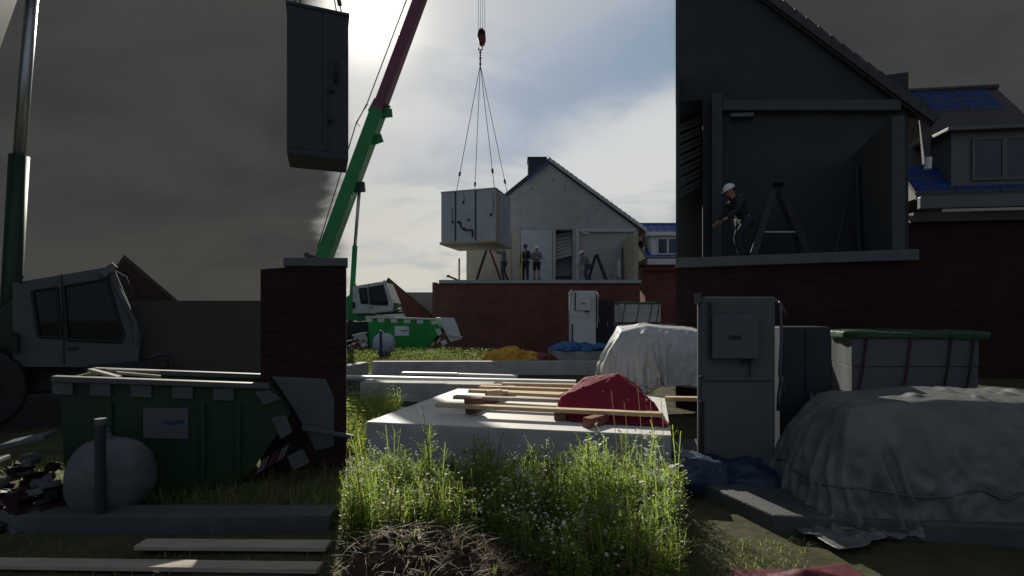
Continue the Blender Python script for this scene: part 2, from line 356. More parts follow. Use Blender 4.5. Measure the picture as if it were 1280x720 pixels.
# ------------------------------------------------------------------ ground
mb = MB(); bm = mb.bm
rings = [(-60, 8), (-8, 3), (-3, 6), (30, 0)]
xs = [-900, -200, -60] + [-20 + i * 0.5 for i in range(81)] + [60, 200, 900]
ys = [-300, -60, -10] + [0 + i * 0.5 for i in range(81)] + [60, 120, 300, 1400]
grid = [[bm.verts.new((x, y, 0.035 * noise.noise((x * 0.9, y * 0.9, 1)) if -19 < x < 19 and 1 < y < 39 else 0)) for y in ys] for x in xs]
for i in range(len(xs) - 1):
    for j in range(len(ys) - 1): bm.faces.new((grid[i][j], grid[i + 1][j], grid[i + 1][j + 1], grid[i][j + 1]))
tag(mb.build('ground', M['ground'], smooth=True), kind='structure')

def mound_h(x, y):
    h = 0.21 * math.exp(-((x + 0.62) / 0.55) ** 2 - ((y - 3.12) / 0.36) ** 2)
    h += 0.05 * noise.noise((x * 5, y * 5, 3)) + 0.035 * noise.noise((x * 13, y * 13, 8)) + 0.02 * noise.noise((x * 30, y * 30, 2))
    return h
mb = MB(); bm = mb.bm; nx, ny = 150, 60
gr = []
for i in range(nx + 1):
    row = []
    for j in range(ny + 1):
        x = -1.16 + 1.6 * i / nx; y = 2.55 + 1.25 * j / ny
        ed = min(i, nx - i) / nx * 8; ed = min(1, ed, min(j, ny - j) / ny * 6)
        row.append(bm.verts.new((x, y, mound_h(x, y) * ed + 0.02 - 0.09 * (1 - min(1, ed)))))
    gr.append(row)
for i in range(nx):
    for j in range(ny): bm.faces.new((gr[i][j], gr[i + 1][j], gr[i + 1][j + 1], gr[i][j + 1]))
for i in range(420):
    x, y = random.uniform(-1.05, .3), random.uniform(2.6, 3.7); r = random.uniform(.006, .03) * (1 if random.random() < .9 else 1.7)
    z = mound_h(x, y) * min(1, (y - 2.55) * 4, (3.8 - y) * 4) + .02
    mm = Matrix.Translation((x, y, z + r * .3)) @ Matrix.Rotation(random.uniform(0, 6), 4, (random.random(), random.random(), .5)) @ Matrix.Diagonal((r * random.uniform(.7, 1.5), r, r * random.uniform(.5, 1), 1))
    bmesh.ops.create_icosphere(bm, subdivisions=1, radius=1, matrix=mm)
tag(mb.build('soil_mound', M['dirt'], smooth=True), kind='structure')

# ------------------------------------------------------------------ crane
def crane(F, mats, label, labels, blk=None):
    green, boomc, grey, gl = mats; k = F.k; B9 = F.back(.9)
    b0 = B9.p(387, 370); root = thing('mobile_crane', label, 'crane', (b0.x, b0.y, 0))
    # boom: green outer section and plum inner section
    bo = labels.get('bx', 0); foot, j0, tip = B9.p(387 + bo, 372), B9.p(473.3 + bo, 139), B9.p(*labels['tip'])
    outer = MB().beam(foot, j0, 0.62, 19.5 * k, up=F.n).build('boom_section', green, root, 0.03)
    inner = MB().beam(B9.p(470 + bo, 148), tip, 0.5, 18 * k, up=F.n, h1=12 * k).build('telescopic_section', boomc, root, 0.03)
    mb = MB()
    mb.beam(B9.p(464, 130.5), B9.p(484, 141), 0.72, 2.2 * k, up=F.n)
    mb.build('collar', green, outer, 0.01); mb = MB()
    mb.beam(B9.p(480, 137), B9.p(481, 147), 0.76, 3 * k, up=F.n); mb.build('bracket', green, outer, .01); mb = MB()
    mb.beam(B9.p(467, 170), B9.p(470.5, 180), 0.74, 3 * k, up=F.n).build('collar', green, outer, 0.01)
    mb = MB(); mb.tube([B9.p(445, 153), B9.p(460, 130)], 0.35 * k, 6); mb.tube([B9.p(445, 153), B9.p(450, 158)], 0.5 * k, 6); mb.build('rope_bracket', M['wire'], outer)
    rp = MB(); rp.tube([B9.p(397, 310), B9.p(445, 155), B9.p(459, 129), B9.p(508, 0), tip + Vector((-0.2, 0, 0.2))], 0.011 * max(1, F.d / 10), 6); rp.build('hoist_rope', M['wire'], root)
    # luffing cylinder
    cyl = MB().tube([B9.p(437.5, 408, .05), B9.p(443.3, 307, .05)], 3.3 * k, 14).build('cylinder_barrel', green, root, smooth=True)
    MB().tube([B9.p(443.1, 309, .05), B9.p(449.3, 232, .05)], 2.1 * k, 14).build('cylinder_rod', M['steel'], root, smooth=True)
    MB().beam(B9.p(449, 228), B9.p(450.2, 240), 0.5, 5 * k, up=F.n).build('rod_pin', M['wire'], root, 0.01)
    # superstructure and carrier
    mb = MB(); mb.prism([F.p(x, y, 0.35) for x, y in ((360, 402), (360, 372), (428, 372), (441, 362), (447, 381), (456, 386), (457, 401))], F.n * 1.7)
    mb.build('superstructure', green, root, 0.03)
    mb = MB(); mb.prism([F.p(x, y, -0.1) for x, y in ((300, 402), (462, 402), (462, 417), (300, 417))], F.n * 2.3); mb.build('carrier_frame', M['black'], root, 0.02)
    for wx in (452, 424, 396, 350, 322)[1 if F.near else 0:]:
        c = F.p(wx, 420, -0.15); r = 0.62
        c.z = r * 0.98
        w = MB().tube([c, c + F.n * 0.4], r, 22).build('wheel', M['black'], root, 0.03)
        MB().tube([c - F.n * 0.02, c + F.n * 0.05], r * 0.55, 16).build('rim', grey if not F.near else M['wooddark'], w)
    # cab: hollow shell with real window openings on the near side
    out = [(441, 358), (478, 351.8), (481.5, 352.5), (492.3, 378), (491, 389.5), (483, 391.5), (441, 391.5)]
    w1 = [(448.8, 361.2), (458.7, 359.7), (460.3, 379.8), (451.5, 379.4)]
    w2 = [(461.3, 359.3), (478.6, 356.4), (485.2, 378.6), (484.0, 381.6), (463.0, 380.6)]
    cab_b = F.p(465, 391, 0)
    mb = MB(); bm = mb.bm
    def fill(depth):
        loops = []
        for lp in (out, w1, w2):
            vs = [bm.verts.new(F.p(x, y, depth)) for x, y in lp]
            loops.append(vs); 
        es = []
        for vs in loops: es += [bm.edges.new((vs[i], vs[(i + 1) % len(vs)])) for i in range(len(vs))]
        bmesh.ops.triangle_fill(bm, use_beauty=True, use_dissolve=False, edges=es); return loops
    A = fill(0.0); B = fill(0.06)
    for la, lb in zip(A, B):
        for i in range(len(la)): bm.faces.new((la[i], la[(i + 1) % len(la)], lb[(i + 1) % len(la)], lb[i]))
    cab = mb.build('cab', grey, root)
    mb = MB()   # roof, floor, back, front post, rear side
    for (a, b) in ((0, 1), (1, 2), (4, 5), (5, 6), (6, 0)):
        q = [F.p(*out[a], 0.06), F.p(*out[b], 0.06), F.p(*out[b], 1.55), F.p(*out[a], 1.55)]
        n = (q[1] - q[0]).cross(q[2] - q[1]).normalized() * 0.03; c = (F.p(467, 372, 0.8) - q[0]).normalized()
        if n.dot(c) < 0: n = -n
        mb.prism([v - n * 0.05 for v in q], n)
    mb.prism([F.p(x, y, 1.55) for x, y in out[:3] + [(491, 380), (491, 389.5), (483, 391.5), (441, 391.5)]][:7], F.n * 0.04)
    mb.build('cab_shell', grey, root)
    for w in (w1, w2): MB().prism([F.p(x, y, 0.02) for x, y in w], F.n * 0.012).build('side_window', gl, root)
    q = [F.p(481.5, 352.9, 0.08), F.p(492.2, 378.3, 0.08)]
    MB().prism([q[0], q[1], q[1] + F.n * 1.45, q[0] + F.n * 1.45], F.e * -0.015).build('windscreen', gl, root)
    MB().tube([F.p(479.5, 353, -0.03), F.p(490, 374, -0.03), F.p(490.5, 382, -0.03)], 0.9 * k, 8).build('grab_rail', M['white'] if not F.near else M['white2'], root)
    mb = MB(); mb.beam(F.p(477, 355, -.05), F.p(482, 351, -.05), 0.1, 2.2 * k, up=F.n); mb.ball(F.p(481, 353.5, -0.07), 1.2 * k); mb.build('work_lamp', M['winframe'] if not F.near else M['winframe2'], root)
    for w in (w1, w2):
        mb = MB(); cc = sum((F.p(x, y, -.01) for x, y in w), Vector()) / len(w); q = [F.p(x, y, -.012) for x, y in w]
        for a_, b_ in zip(q, q[1:] + q[:1]): mb.tube([a_, b_], .55 * k, 6)
        mb.build('window_seal', M['black'], root)
    mb = MB(); mb.tube([F.p(460.6, 354.6, -.004), F.p(461.6, 390.5, -.004)], .25 * k, 5); mb.build('door_gap', M['black'], root)
    MB().prism([F.p(463, 383.5, -.03), F.p(467, 383.5, -.03), F.p(467, 384.5, -.03), F.p(463, 384.5, -.03)], F.n * .028).build('handle', M['black'], root)
    st = MB(); st.prism([F.p(x, y, 0.5) for x, y in ((469, 361), (474.5, 360), (477.5, 378), (471, 378))], F.n * 0.5); st.prism([F.p(x, y, 0.45) for x, y in ((471, 377), (483, 377), (483, 381), (471, 381))], F.n * 0.6)
    st.build('seat', M['seat'], root, 0.03)
    mb = MB(); mb.prism([F.p(x, y, -0.12) for x, y in ((470, 391), (494, 388.8), (503, 388.8), (503, 391.6), (470, 393.6))], F.n * 0.5); mb.build('step', M['black'], root, 0.01)
    mb = MB(); c = F.p(500.5, 389, -0.1)
    mb.tube([c + F.e * 4 * k * math.cos(t) + Vector((0, 0, 3 * k * math.sin(t))) for t in (i * math.pi / 6 for i in range(-1, 8))], 0.7 * k, 8); mb.build('mirror_bracket', M['wire'], root)
    mb = MB(); mb.prism([F.p(x, y, -0.1) for x, y in ((441, 377), (444, 378), (444, 386), (441, 385))], F.n * 0.1); mb.build('mirror', M['black'], root, 0.01)
    mb = MB(); mb.tube([F.p(444, 358, 0), F.p(445, 355, 0)], 0.6 * k, 8); mb.build('beacon', M['black'], root)
    return root, tip
F = Fr(23.3)
C1, tip1 = crane(F, (M['cranegreen'], M['boomred'], M['cabgrey'], M['glass']), 'large green mobile crane with plum telescopic boom reaching up across the bright sky', {'tip': (601, -205)})
FN = Fr(7.6, True, -32, 100)
C2, tip2 = crane(FN, (M['cranegreen2'], M['redtile2'], M['cabgrey2'], M['glass2']), 'dimmed green crane with grey cab standing close behind the dimmed green skip', {'tip': (562.6, -130), 'bx': -8})

# ------------------------------------------------------------------ hanging loads
def sling_set(F, hook, corners, label, r):
    root = thing('lifting_sling', label, 'sling', hook)
    for c in corners:
        m_ = c.lerp(hook, 0.13)
        g = MB().tube([hook, c], r, 6).build('sling_leg', M['wire'], root)
        MB().tube([m_ - (hook - c).normalized() * 0.1, m_ + (hook - c).normalized() * 0.1], r * 3.2, 8).build('shackle', M['wire'], g)
    return root
F = Fr(25.6)
# hook block under the far boom tip
hb = P(601, 45, tip1.y); k = tip1.y / FOC
root = thing('hook_block', 'dark red crane hook block hanging on hoist ropes against the cloudy sky', 'hook', hb)
mb = MB(); mb.prism([P(x, y, tip1.y - 0.18) for x, y in ((598, 35.5), (603, 34), (606.5, 38), (607, 47), (605, 53), (599, 53), (596.5, 44))], (0, 0.36, 0)); mb.build('block', M['redpaint'], root, 0.05)
mb = MB(); mb.tube([P(601.5, 41, tip1.y - 0.22), P(601.5, 41, tip1.y + 0.22)], 3.4 * k, 16); mb.build('sheave', M['black'], root)
mb = MB(); hp = [P(x, y, tip1.y) for x, y in ((601, 53), (601, 56.5), (603.2, 58.5), (603, 61.5), (600.5, 63), (598, 61.5), (598.2, 59.5))]; mb.tube(hp, 0.9 * k, 8); mb.build('hook', M['redpaint'], root, smooth=True)
mb = MB()
for dx in (-3.6, -1.0, 1.8, 4.6): mb.tube([P(601.5 + dx, 36, tip1.y), Vector((tip1.x + dx * k, tip1.y, tip1.z))], 0.011, 6)
mb.build('hoist_rope', M['wire'], root)
mb = MB()
for i in range(5):
    z = 64 + i * 3.6; mb.ball(P(600.4, z + 1.6, tip1.y), (0.045 if i % 2 else 0.06, 0.03, 0.075), 8, 6)
mb.build('chain', M['wire'], root)

def module(F, base, W, D, H, yaw, mats, label, near):
    """a prefabricated box room; base = front-left bottom corner"""
    wall, side, dark = mats
    e = Vector((math.cos(yaw), -math.sin(yaw), 0)); n = Vector((math.sin(yaw), math.cos(yaw), 0)); u = Vector((0, 0, 1))
    root = thing('room_module', label, 'module', base)
    q = lambda a, b, c: base + e * a + n * b + u * c
    def blk(mb, a0, a1, b0, b1, c0, c1): return mb.prism([q(a0, b0, c0), q(a1, b0, c0), q(a1, b1, c0), q(a0, b1, c0)], u * (c1 - c0))
    t = 0.08
    blk(MB(), 0, W, 0, t, 0.1, H).build('front_panel', wall, root, 0.008)
    mb = MB(); blk(mb, W - t, W, t, D - t, 0.1, H); mb.build('side_panel', wall, root, 0.008)
    mb = MB(); blk(mb, 0, t, t, D - t, 0.1, H); mb.build('side_panel', wall, root, 0.008)
    blk(MB(), 0, W, D - t, D, 0.1, H).build('rear_panel', wall, root, 0.008)
    eo = .0 if near else .06; blk(MB(), -eo, W + eo / 2, -eo, D + eo / 2, -0.02, 0.098).build('floor_frame', side, root, 0.01)
    blk(MB(), -0.02, W + 0.02, -0.02, D + 0.02, H + 0.002, H + 0.07).build('roof_sheet', wall, root, 0.01)
    if not near:
        blk(MB(), W + 0.002, W + 0.02, 0.03, 0.55, 0.12, H - 0.02).build('lining_strip', side, root)
    for a in ((W * 0.27, W * 0.64) if not near else (W * 0.62,)): blk(MB(), a - 0.03, a + 0.03, -0.025, -0.003, 0.12, H - 0.01).build('seam_strip', M['navy'], root)
    mb = MB()
    if not near: pts = [(W * .37, 1.02), (W * .37, .80), (W * .41, .66), (W * .47, .60), (W * .585, .60), (W * .59, .55), (W * .59, .28)]
    else: pts = [(W * .8, 1.9), (W * .78, 1.5)]
    mb.tube([q(a, -0.05, c) for a, c in pts], 0.035, 8); mb.build('drain_pipe', M['black'], root, smooth=True)
    for a, c in (((.22, 1.02), (.42, 1.9), (.52, 1.08), (.44, .68), (.92, 1.25), (.33, 1.0)) if not near else ((.72, 1.35), (.7, .75))):
        MB().tube([q(W * a, -0.07, c), q(W * a, -0.001, c)], 0.055, 10).build('conduit_stub', M['black'], root)
    if not near:
        for a, c0, c1 in ((.42, 1.9, 2.3), (.95, 1.3, 2.3), (.20, 1.1, 1.7)): MB().tube([q(W * a, -.03, c0), q(W * (a + .015), -.03, (c0 + c1) / 2), q(W * a, -.03, c1)], 0.012, 6).build('cable', M['black'], root)
    return root, [q(a, b, H + 0.07) for a, b in (((W * .28, .06), (W * .97, .06), (W * .3, D - .1), (W * .97, D - .1)) if not near else ((.12, .1), (W - .12, .1), (.12, D - .1), (W - .12, D - .1)))]
dm = tip1.y - 0.9
bl = P(551.5, 305.5, dm + 0.25)
rt, cs = module(F, bl, 2.72, 2.3, 2.42, R(17), (M['module'], M['warmside'], M['trim']), 'blue grey prefabricated room module hanging on crane slings beside the gable', False)
sling_set(F, P(600.3, 81, tip1.y), cs, 'four long wire slings fanning down to the blue grey hanging module', 0.016)
dn = tip2.y
blN = P(358.5, 190, dn - 0.5); 
rt2, cs2 = module(None, blN, 1.15, 1.0, 2.9, R(-21), (M['module2'], M['module2'], M['black']), 'dimmed grey module hanging at the top edge left of the plum boom', True)
hk = Vector((tip2.x, tip2.y, blN.z + 5.2)); 
sling_set(None, sum(cs2, Vector()) / 4 + Vector((0, 0, 2.4)), cs2, 'short wire slings above the dimmed grey hanging module', 0.014)
rr = thing('hook_block', 'crane hook block above the dimmed grey hanging module', 'hook', sum(cs2, Vector()) / 4 + Vector((0, 0, 2.6)))
hc = OFF[rr.name]
MB().box(hc + Vector((0, 0, .35)), (.3, .2, .5)).build('block', M['redpaint'], rr, 0.05)
MB().tube([hc + Vector((0, 0, .15)), hc + Vector((0.05, 0, 0)), hc + Vector((0, 0, -.12)), hc + Vector((-.06, 0, -.05))], 0.03, 8).build('hook', M['wire'], rr)
MB().tube([hc + Vector((0, 0, .55)), tip2], 0.012, 6).build('hoist_rope', M['wire'], rr)

# ------------------------------------------------------------------ unfinished gabled house
def house(F, room, xl, mats, label, near):
    wallm, trim, brick, slab, tile, rec = mats
    F2 = F.back(room); n = F.n; root = thing('gabled_house', label, 'house', F.g(xl, 0.1, 0))
    zf = F.p(660, 350).z                                # floor level
    xr = 800
    def wallpts(pts, f): return [f.p(x, y) for x, y in pts]
    def vert(f, x0, x1, z0, z1, d0, d1, x1b=None):      # upright block between two columns
        a, b = f.g(x0, d0, z0), f.g(x1, d0, z0); return [a, b, b + n * (d1 - d0), a + n * (d1 - d0)], Vector((0, 0, z1 - z0))
    mb = MB(); mb.prism(*vert(F, max(xl, 546), xr, -0.1, zf - 0.17, 0, 0.3))
    if not near:
        mb.prism(*vert(F, 540.5, 545.9, -0.1, zf - 0.12, -0.02, 0.3)); mb.prism(*vert(F, 540.5, 543, -0.1, zf - 0.13, 0.302, 8))
    mb.build('brick_wall', brick, root)
    MB().prism(*vert(F, 549 if not near else xl, xr + 1.2, zf - 0.168, zf, -0.1, room + 0.2)).build('floor_slab', slab, root, 0.01)
    # gable wall round the stair opening
    zt = F2.p(700, 287).z
    so0, so1 = 694.5, 716.0
    mb = MB()
    if not near:
        for a, b in ((583, 643), (643.15, so0)): mb.prism(*vert(F2, a, b, zf + .001, zt, 0, .2))
    mb.prism(*vert(F2, so1, xr - 2, zf + .001, zt, 0, .2))
    pk = [F2.p(583, 286), F2.p(686, 204), F2.p(xr - 2, 286)] if not near else [F2.p(xl, 286), F2.p(xl, 204 - 0 + 16), F2.p(xr - 2, 286)]
    pk[0].z = pk[-1].z = zt + 0.002
    if near: pk[1].z = F2.p(704, 223).z; pk[2] = F2.p(789, 286); pk[2].z = zt + .002
    mb.prism(pk, n * 0.2)
    mb.build('gable_wall', wallm, root)
    if not near:
        mb = MB(); mb.prism([F2.p(583.5, 285.6, -.012), F2.p(797, 285.6, -.012), F2.p(797, 286.1, -.012), F2.p(583.5, 286.1, -.012)], n * .009); mb.build('panel_joint', M['recess'], root)
        for x, yt in ((650, 238), (735, 241)): MB().prism([F2.p(x, yt, -.010), F2.p(x + .45, yt, -.010), F2.p(x + .45, 285.2, -.010), F2.p(x, 285.2, -.010)], n * .007).build('panel_joint', M['recess'], root)
        for x, y in ((664, 236), (706, 232), (745, 262), (690, 224), (722, 272)): MB().prism([F2.p(x, y, -.03), F2.p(x + 2.2, y - .3, -.03), F2.p(x + 2.2, y + .6, -.03), F2.p(x, y + .9, -.03)], n * .027).build('fixing', M['navy'], root)
    # stairwell
    st = MB()
    lo = so0 if not near else xl
    st.prism(*vert(F2, lo - 3 if not near else lo, so1 + 3, zf, zt, 1.0, 1.1)); st.prism(*vert(F2, so1 + .2, so1 + 1.4, zf, zt, .21, 1.0))
    if not near: st.prism(*vert(F2, so0 - 1.4, so0 - .2, zf, zt, .21, 1.0))
    st.prism(*vert(F2, (so0 - 1.4) if not near else lo, so1 + 1.4, zt + .004, zt + .08, .21, 1.15))
    st.build('stairwell', rec, root)
    sm = MB()
    for i in range(7):
        y = 318 - i * 4.6; a = F2.p(lo + .3, y + 3.5 - i * .2, 0.3 + .05 * i); b = F2.p(so1 - .3, y - 2.0, 0.3 + .05 * i)
        sm.prism([a, b, b + n * 0.6, a + n * 0.35], (0, 0, 0.06)); 
        sm.prism([a + n * .03, b + n * .03, b + n * 0.05, a + n * 0.05], (0, 0, -0.10))
    sm.build('stair', M['trim'] if not near else trim, root)
    if near: MB().prism(*vert(F, xl, xl + 1.2, zf + .001, zt + .6, .25, room - .003)).build('sun_block_wall', wallm, root)  # added wall, seen edge-on, keeps the low sun out of the room
    # frame of the end room
    mb = MB(); mb.prism(*vert(F2, 719.5, 723.6, zf, zt + .02, -.16, -.003)); mb.build('post', trim, root, 0.01)
    MB().prism([F2.p(723.8, 286, -.14), F2.p(794, 286, -.14), F2.p(794, 290.2, -.14), F2.p(723.8, 290.2, -.14)], n * .137).build('beam', trim, root, 0.01)
    if not near:
        MB().prism(*vert(F2, 691.6, 694.2, zf, zt, -.1, -.003)).build('post', trim, root, 0.01)
        MB().prism(*vert(F2, 651, 690, zf, zt - .02, -.05, -.003)).build('wall_lining', M['module'], root)
        MB().prism(*vert(F2, 640, 650, zf, zt - .02, -.05, -.003)).build('wall_lining', M['plaster'], root)
        MB().prism(*vert(F2, 585, 639, zf, zt - .3, -.05, -.003)).build('wall_lining', M['plaster'], root)
    MB().prism([F2.p(727, 291.5, -.16), F2.p(736, 291.2, -.16), F2.p(736, 292.6, -.16), F2.p(727, 292.8, -.16)], n * .1).build('strip_lamp', M['winframe'] if not near else M['winframe2'], root)
    mb = MB(); mb.prism(*vert(F, 794, 799.3, zf, F.p(796, 289).z, .25, room - .01)); mb.build('side_wall', M['warmside'] if not near else trim, root, 0.01)
    # roof: verge faces and slabs running back
    dep = 9.0 if not near else 7.0
    rid = F2.p(686, 203.3, -.12); ev = F2.p(807, 291.5, -.12)
    up = Vector((0, 0, 0.24))
    if near: rid = F2.p(704.9, 221, -.12); ev = F2.p(806.5, 296.5, -.12)
    MB().prism([rid, ev, ev + up, rid + up], n * dep).build('roof', tile, root)
    if not near:
        evl = F2.p(574, 294, -.12); r2 = rid + F.e * -0.005
        MB().prism([r2, evl, evl + up, r2 + up], n * dep).build('roof', tile, root)
    mb = MB(); 
    N = 22
    for i in range(N):                                   # verge tiles, each step proud of the next
        a = rid.lerp(ev, i / N) + Vector((0, 0, .05)); b = rid.lerp(ev, (i + 1.06) / N) + Vector((0, 0, .05)); h = Vector((0, 0, .21 + .035))
        mb.prism([a, b, b + Vector((0, 0, .20)), a + h], -n * 0.06)
    mb.build('verge', M['trim'] if not near else M['tile'], root)
    g0 = F2.p(806, 291.5, -.1)
    mb = MB(); mb.tube([g0 + Vector((0, 0, -.02)) + F.e * .1, g0 + F.e * .1 + n * dep * .9], 0.09, 10); mb.build('gutter', M['trim'] if not near else trim, root)
    MB().prism([F2.p(802, 292, -.1), F2.p(806.5, 293, -.1), F2.p(805.5, 310, -.1), F2.p(803.5, 311, -.1)], n * .1).build('fascia', M['woodbrown'] if not near else tile, root)
    MB().tube([F2.p(804.5, 309, -.15), F2.p(804.2, 313.5, -.15)], 1.3 * F.k, 10).build('downpipe_end', M['winframe'], root)
    if not near:
        a, b = P(660, 196, 31), P(683, 250, 31)
        mb = MB(); mb.bx(a.x, b.x, 31, 32.2, b.z, a.z - .12); c = mb.build('chimney', M['navy'], root, .02)
        MB().bx(a.x - .04, b.x + .04, 30.96, 32.24, a.z - .118, a.z).build('cap', M['navy'], c, .01)
        mb = MB(); q0, q1 = F2.p(659, 226.5, -.2), F2.p(684.5, 205, -.2); mb.beam(q0, q1, .05, .14, up=n); mb.build('flashing', M['blue'], root)
    return root, zf, F2
FH = Fr(25.0)
H1, ZF, FH2 = house(FH, 3.2, 540, (M['gable'], M['trim'], M['brick'], M['slabedge'], M['tile'], M['recess']), 'grey gabled house with open upper floor above a red brick ground storey', False)
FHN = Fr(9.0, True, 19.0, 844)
H2, ZFN, FHN2 = house(FHN, 2.2, 705.2, (M['gable2'], M['trim2'], M['brick2'], M['slabedge2'], M['tile'], M['gable2']), 'dimmed grey half gable house with an open upper room above dimmed red brick', True)

# ------------------------------------------------------------------ terraced houses with solar roofs
def solar_house(F, mats, label, xl, xr, near):
    brick, frame, solar, line, trim, pane, tile = mats
    n = F.n; e = F.e; root = thing('terraced_house', label, 'house', F.g(xl, 0, 0))
    ze = F.p(xl + 4, 326).z; dep = 4.6 if not near else 3.0
    FB = F.back(dep); zr = FB.p(xl + 4, 283.5).z
    a, b = F.g(xl, 0, 0), F.g(xr, 0, 0); W = (b - a).length; e = (b - a).normalized()
    MB().prism([a + Vector((0, 0, -.1)), b + Vector((0, 0, -.1)), b + n * dep * 2 + Vector((0, 0, -.1)), a + n * dep * 2 + Vector((0, 0, -.1))], (0, 0, ze - .2)).build('brick_wall', brick, root)
    k = F.k
    q = lambda u, v, h=0.0: a + e * u + n * (-.3 + v * (dep + .3)) + Vector((0, 0, ze + v * (zr - ze) + h))
    MB().prism([q(0, 0), q(W, 0), q(W, 1), q(0, 1)], (0, 0, .12)).build('roof', tile, root)
    MB().prism([q(0, 1) + n * .01, q(W, 1) + n * .01, a + e * W + n * (dep * 2) + Vector((0, 0, ze)), a + n * (dep * 2) + Vector((0, 0, ze))], (0, 0, .12)).build('roof', tile, root)
    MB().prism([q(0, 0) + Vector((0, 0, -.26)) - n * .04, q(W, 0) + Vector((0, 0, -.26)) - n * .04, q(W, 0, .06) - n * .04, q(0, 0, .06) - n * .04], -n * .14).build('gutter', trim, root, .02)
    MB().prism([q(0, 0) + Vector((0, 0, -.55)) + n * .1, q(W, 0) + Vector((0, 0, -.55)) + n * .1, q(W, 0) + Vector((0, 0, -.30)) + n * .1, q(0, 0) + Vector((0, 0, -.30)) + n * .1], n * .19).build('soffit', M['woodbrown'] if not near else M['tile'], root)
    MB().tube([q(0, 1, .16), q(W, 1, .16)], .10, 8).build('ridge_tile', tile, root)
    # solar panels: two by two cells a panel
    d0 = F.p(813.5, 320); d1 = F.p(870, 320); u0 = (d0 - a).dot(e); 
    sl = (q(0, 1) - q(0, 0)); pw = 1.02; rows = 4; ph = 1 / rows
    proto = None
    def mesh_panel(pm, inset, lift):
        mb = MB(); return mb
    for r_ in range(rows):
        c = 0
        while (c + 1) * pw < W:
            uL, uR = c * pw + .01, (c + 1) * pw - .02; c += 1
            if uR > u0 - .25 and r_ in (1, 2): continue
            v0, v1 = r_ * ph + .012, (r_ + 1) * ph - .012
            pb = MB().prism([q(uL, v0, .13), q(uR, v0, .13), q(uR, v1, .13), q(uL, v1, .13)], (0, 0, .05)).build('solar_panel', line, root)
            mb = MB()
            for i in range(2):
                for j in range(2):
                    m0, m1 = uL + (uR - uL) * (i / 2) + .035, uL + (uR - uL) * ((i + 1) / 2) - .035
                    w0, w1 = v0 + (v1 - v0) * (j / 2) + .008, v0 + (v1 - v0) * ((j + 1) / 2) - .008
                    mb.prism([q(m0, w0, .183), q(m1, w0, .183), q(m1, w1, .183), q(m0, w1, .183)], (0, 0, .004))
            mb.build('cells', solar, pb)
    # dormer
    zb, zt = F.p(814, 320).z, F.p(814, 295.5 if not near else 299).z; vd = (zb - ze) / (zr - ze); dn0 = -.3 + max(.05, vd - .06) * (dep + .3)
    s0 = u0; s1 = W
    dz = lambda u, z, dd: a + e * u + n * (dn0 + dd) + Vector((0, 0, z))
    MB().prism([dz(s0, zb, 0), dz(s1, zb, 0), dz(s1, zt, 0), dz(s0, zt, 0)], n * dep).build('dormer', frame, root)
    MB().prism([dz(s0 - .2, zt + .002, -.2), dz(s1, zt + .002, -.2), dz(s1, zt + (.2 if not near else .1), -.2), dz(s0 - .2, zt + (.2 if not near else .1), -.2)], n * (dep + .2)).build('dormer_roof', trim, root, .02)
    wu = (F.p(822.3, 300) - a).dot(e); ww = (F.p(833.6, 300) - F.p(822.3, 300)).dot(e)
    for i in range(2):
        x0 = wu + i * (ww + .08); z0, z1 = F.p(822, 317).z, F.p(822, 299 if not near else 302).z
        if x0 + ww > W: break
        w = MB(); w.prism([dz(x0 - .06, z0 - .06, -.05), dz(x0 + ww + .03, z0 - .06, -.05), dz(x0 + ww + .03, z0, -.05), dz(x0 - .06, z0, -.05)], n * .047)
        w.prism([dz(x0 - .06, z1, -.05), dz(x0 + ww + .03, z1, -.05), dz(x0 + ww + .03, z1 + .05, -.05), dz(x0 - .06, z1 + .05, -.05)], n * .047)
        w.prism([dz(x0 - .06, z0 + .001, -.05), dz(x0, z0 + .001, -.05), dz(x0, z1 - .001, -.05), dz(x0 - .06, z1 - .001, -.05)], n * .047)
        w.prism([dz(x0 + ww - .03, z0 + .001, -.05), dz(x0 + ww + .03, z0 + .001, -.05), dz(x0 + ww + .03, z1 - .001, -.05), dz(x0 + ww - .03, z1 - .001, -.05)], n * .047)
        wf = w.build('window', trim, root)
        MB().prism([dz(x0, z0, -.03), dz(x0 + ww - .03, z0, -.03), dz(x0 + ww - .03, z1, -.03), dz(x0, z1, -.03)], n * .02).build('pane', pane, wf)
    # chimney near the left end
    c0 = FB.p(788.5, 270.5, 1.0); c1 = FB.p(795.5, 270.5, 1.0)
    mb = MB(); w_ = (c1 - c0).length; base = Vector((c0.x, c0.y, zr - 1.2))
    mb.prism([base, base + e * w_, base + e * w_ + n * .8, base + n * .8], (0, 0, c0.z - base.z)); mb.build('chimney', M['navy'], root, .02)
    return root
solar_house(Fr(27.6), (M['brick'], M['winframe'], M['solar'], M['solarline'], M['winframe'], M['pane'], M['tile']), 'brick terraced house with blue solar roof and white dormer right of the gable', 806.5, 905, False)
solar_house(Fr(13.5, True, 7, 1140), (M['brick2'], M['winframe2'], M['solar2'], M['solarline2'], M['winframe2'], M['pane2'], M['tile']), 'dimmed red brick terraced house with dimmed blue solar roof and dimmed white dormer at right edge', 798, 872, True)

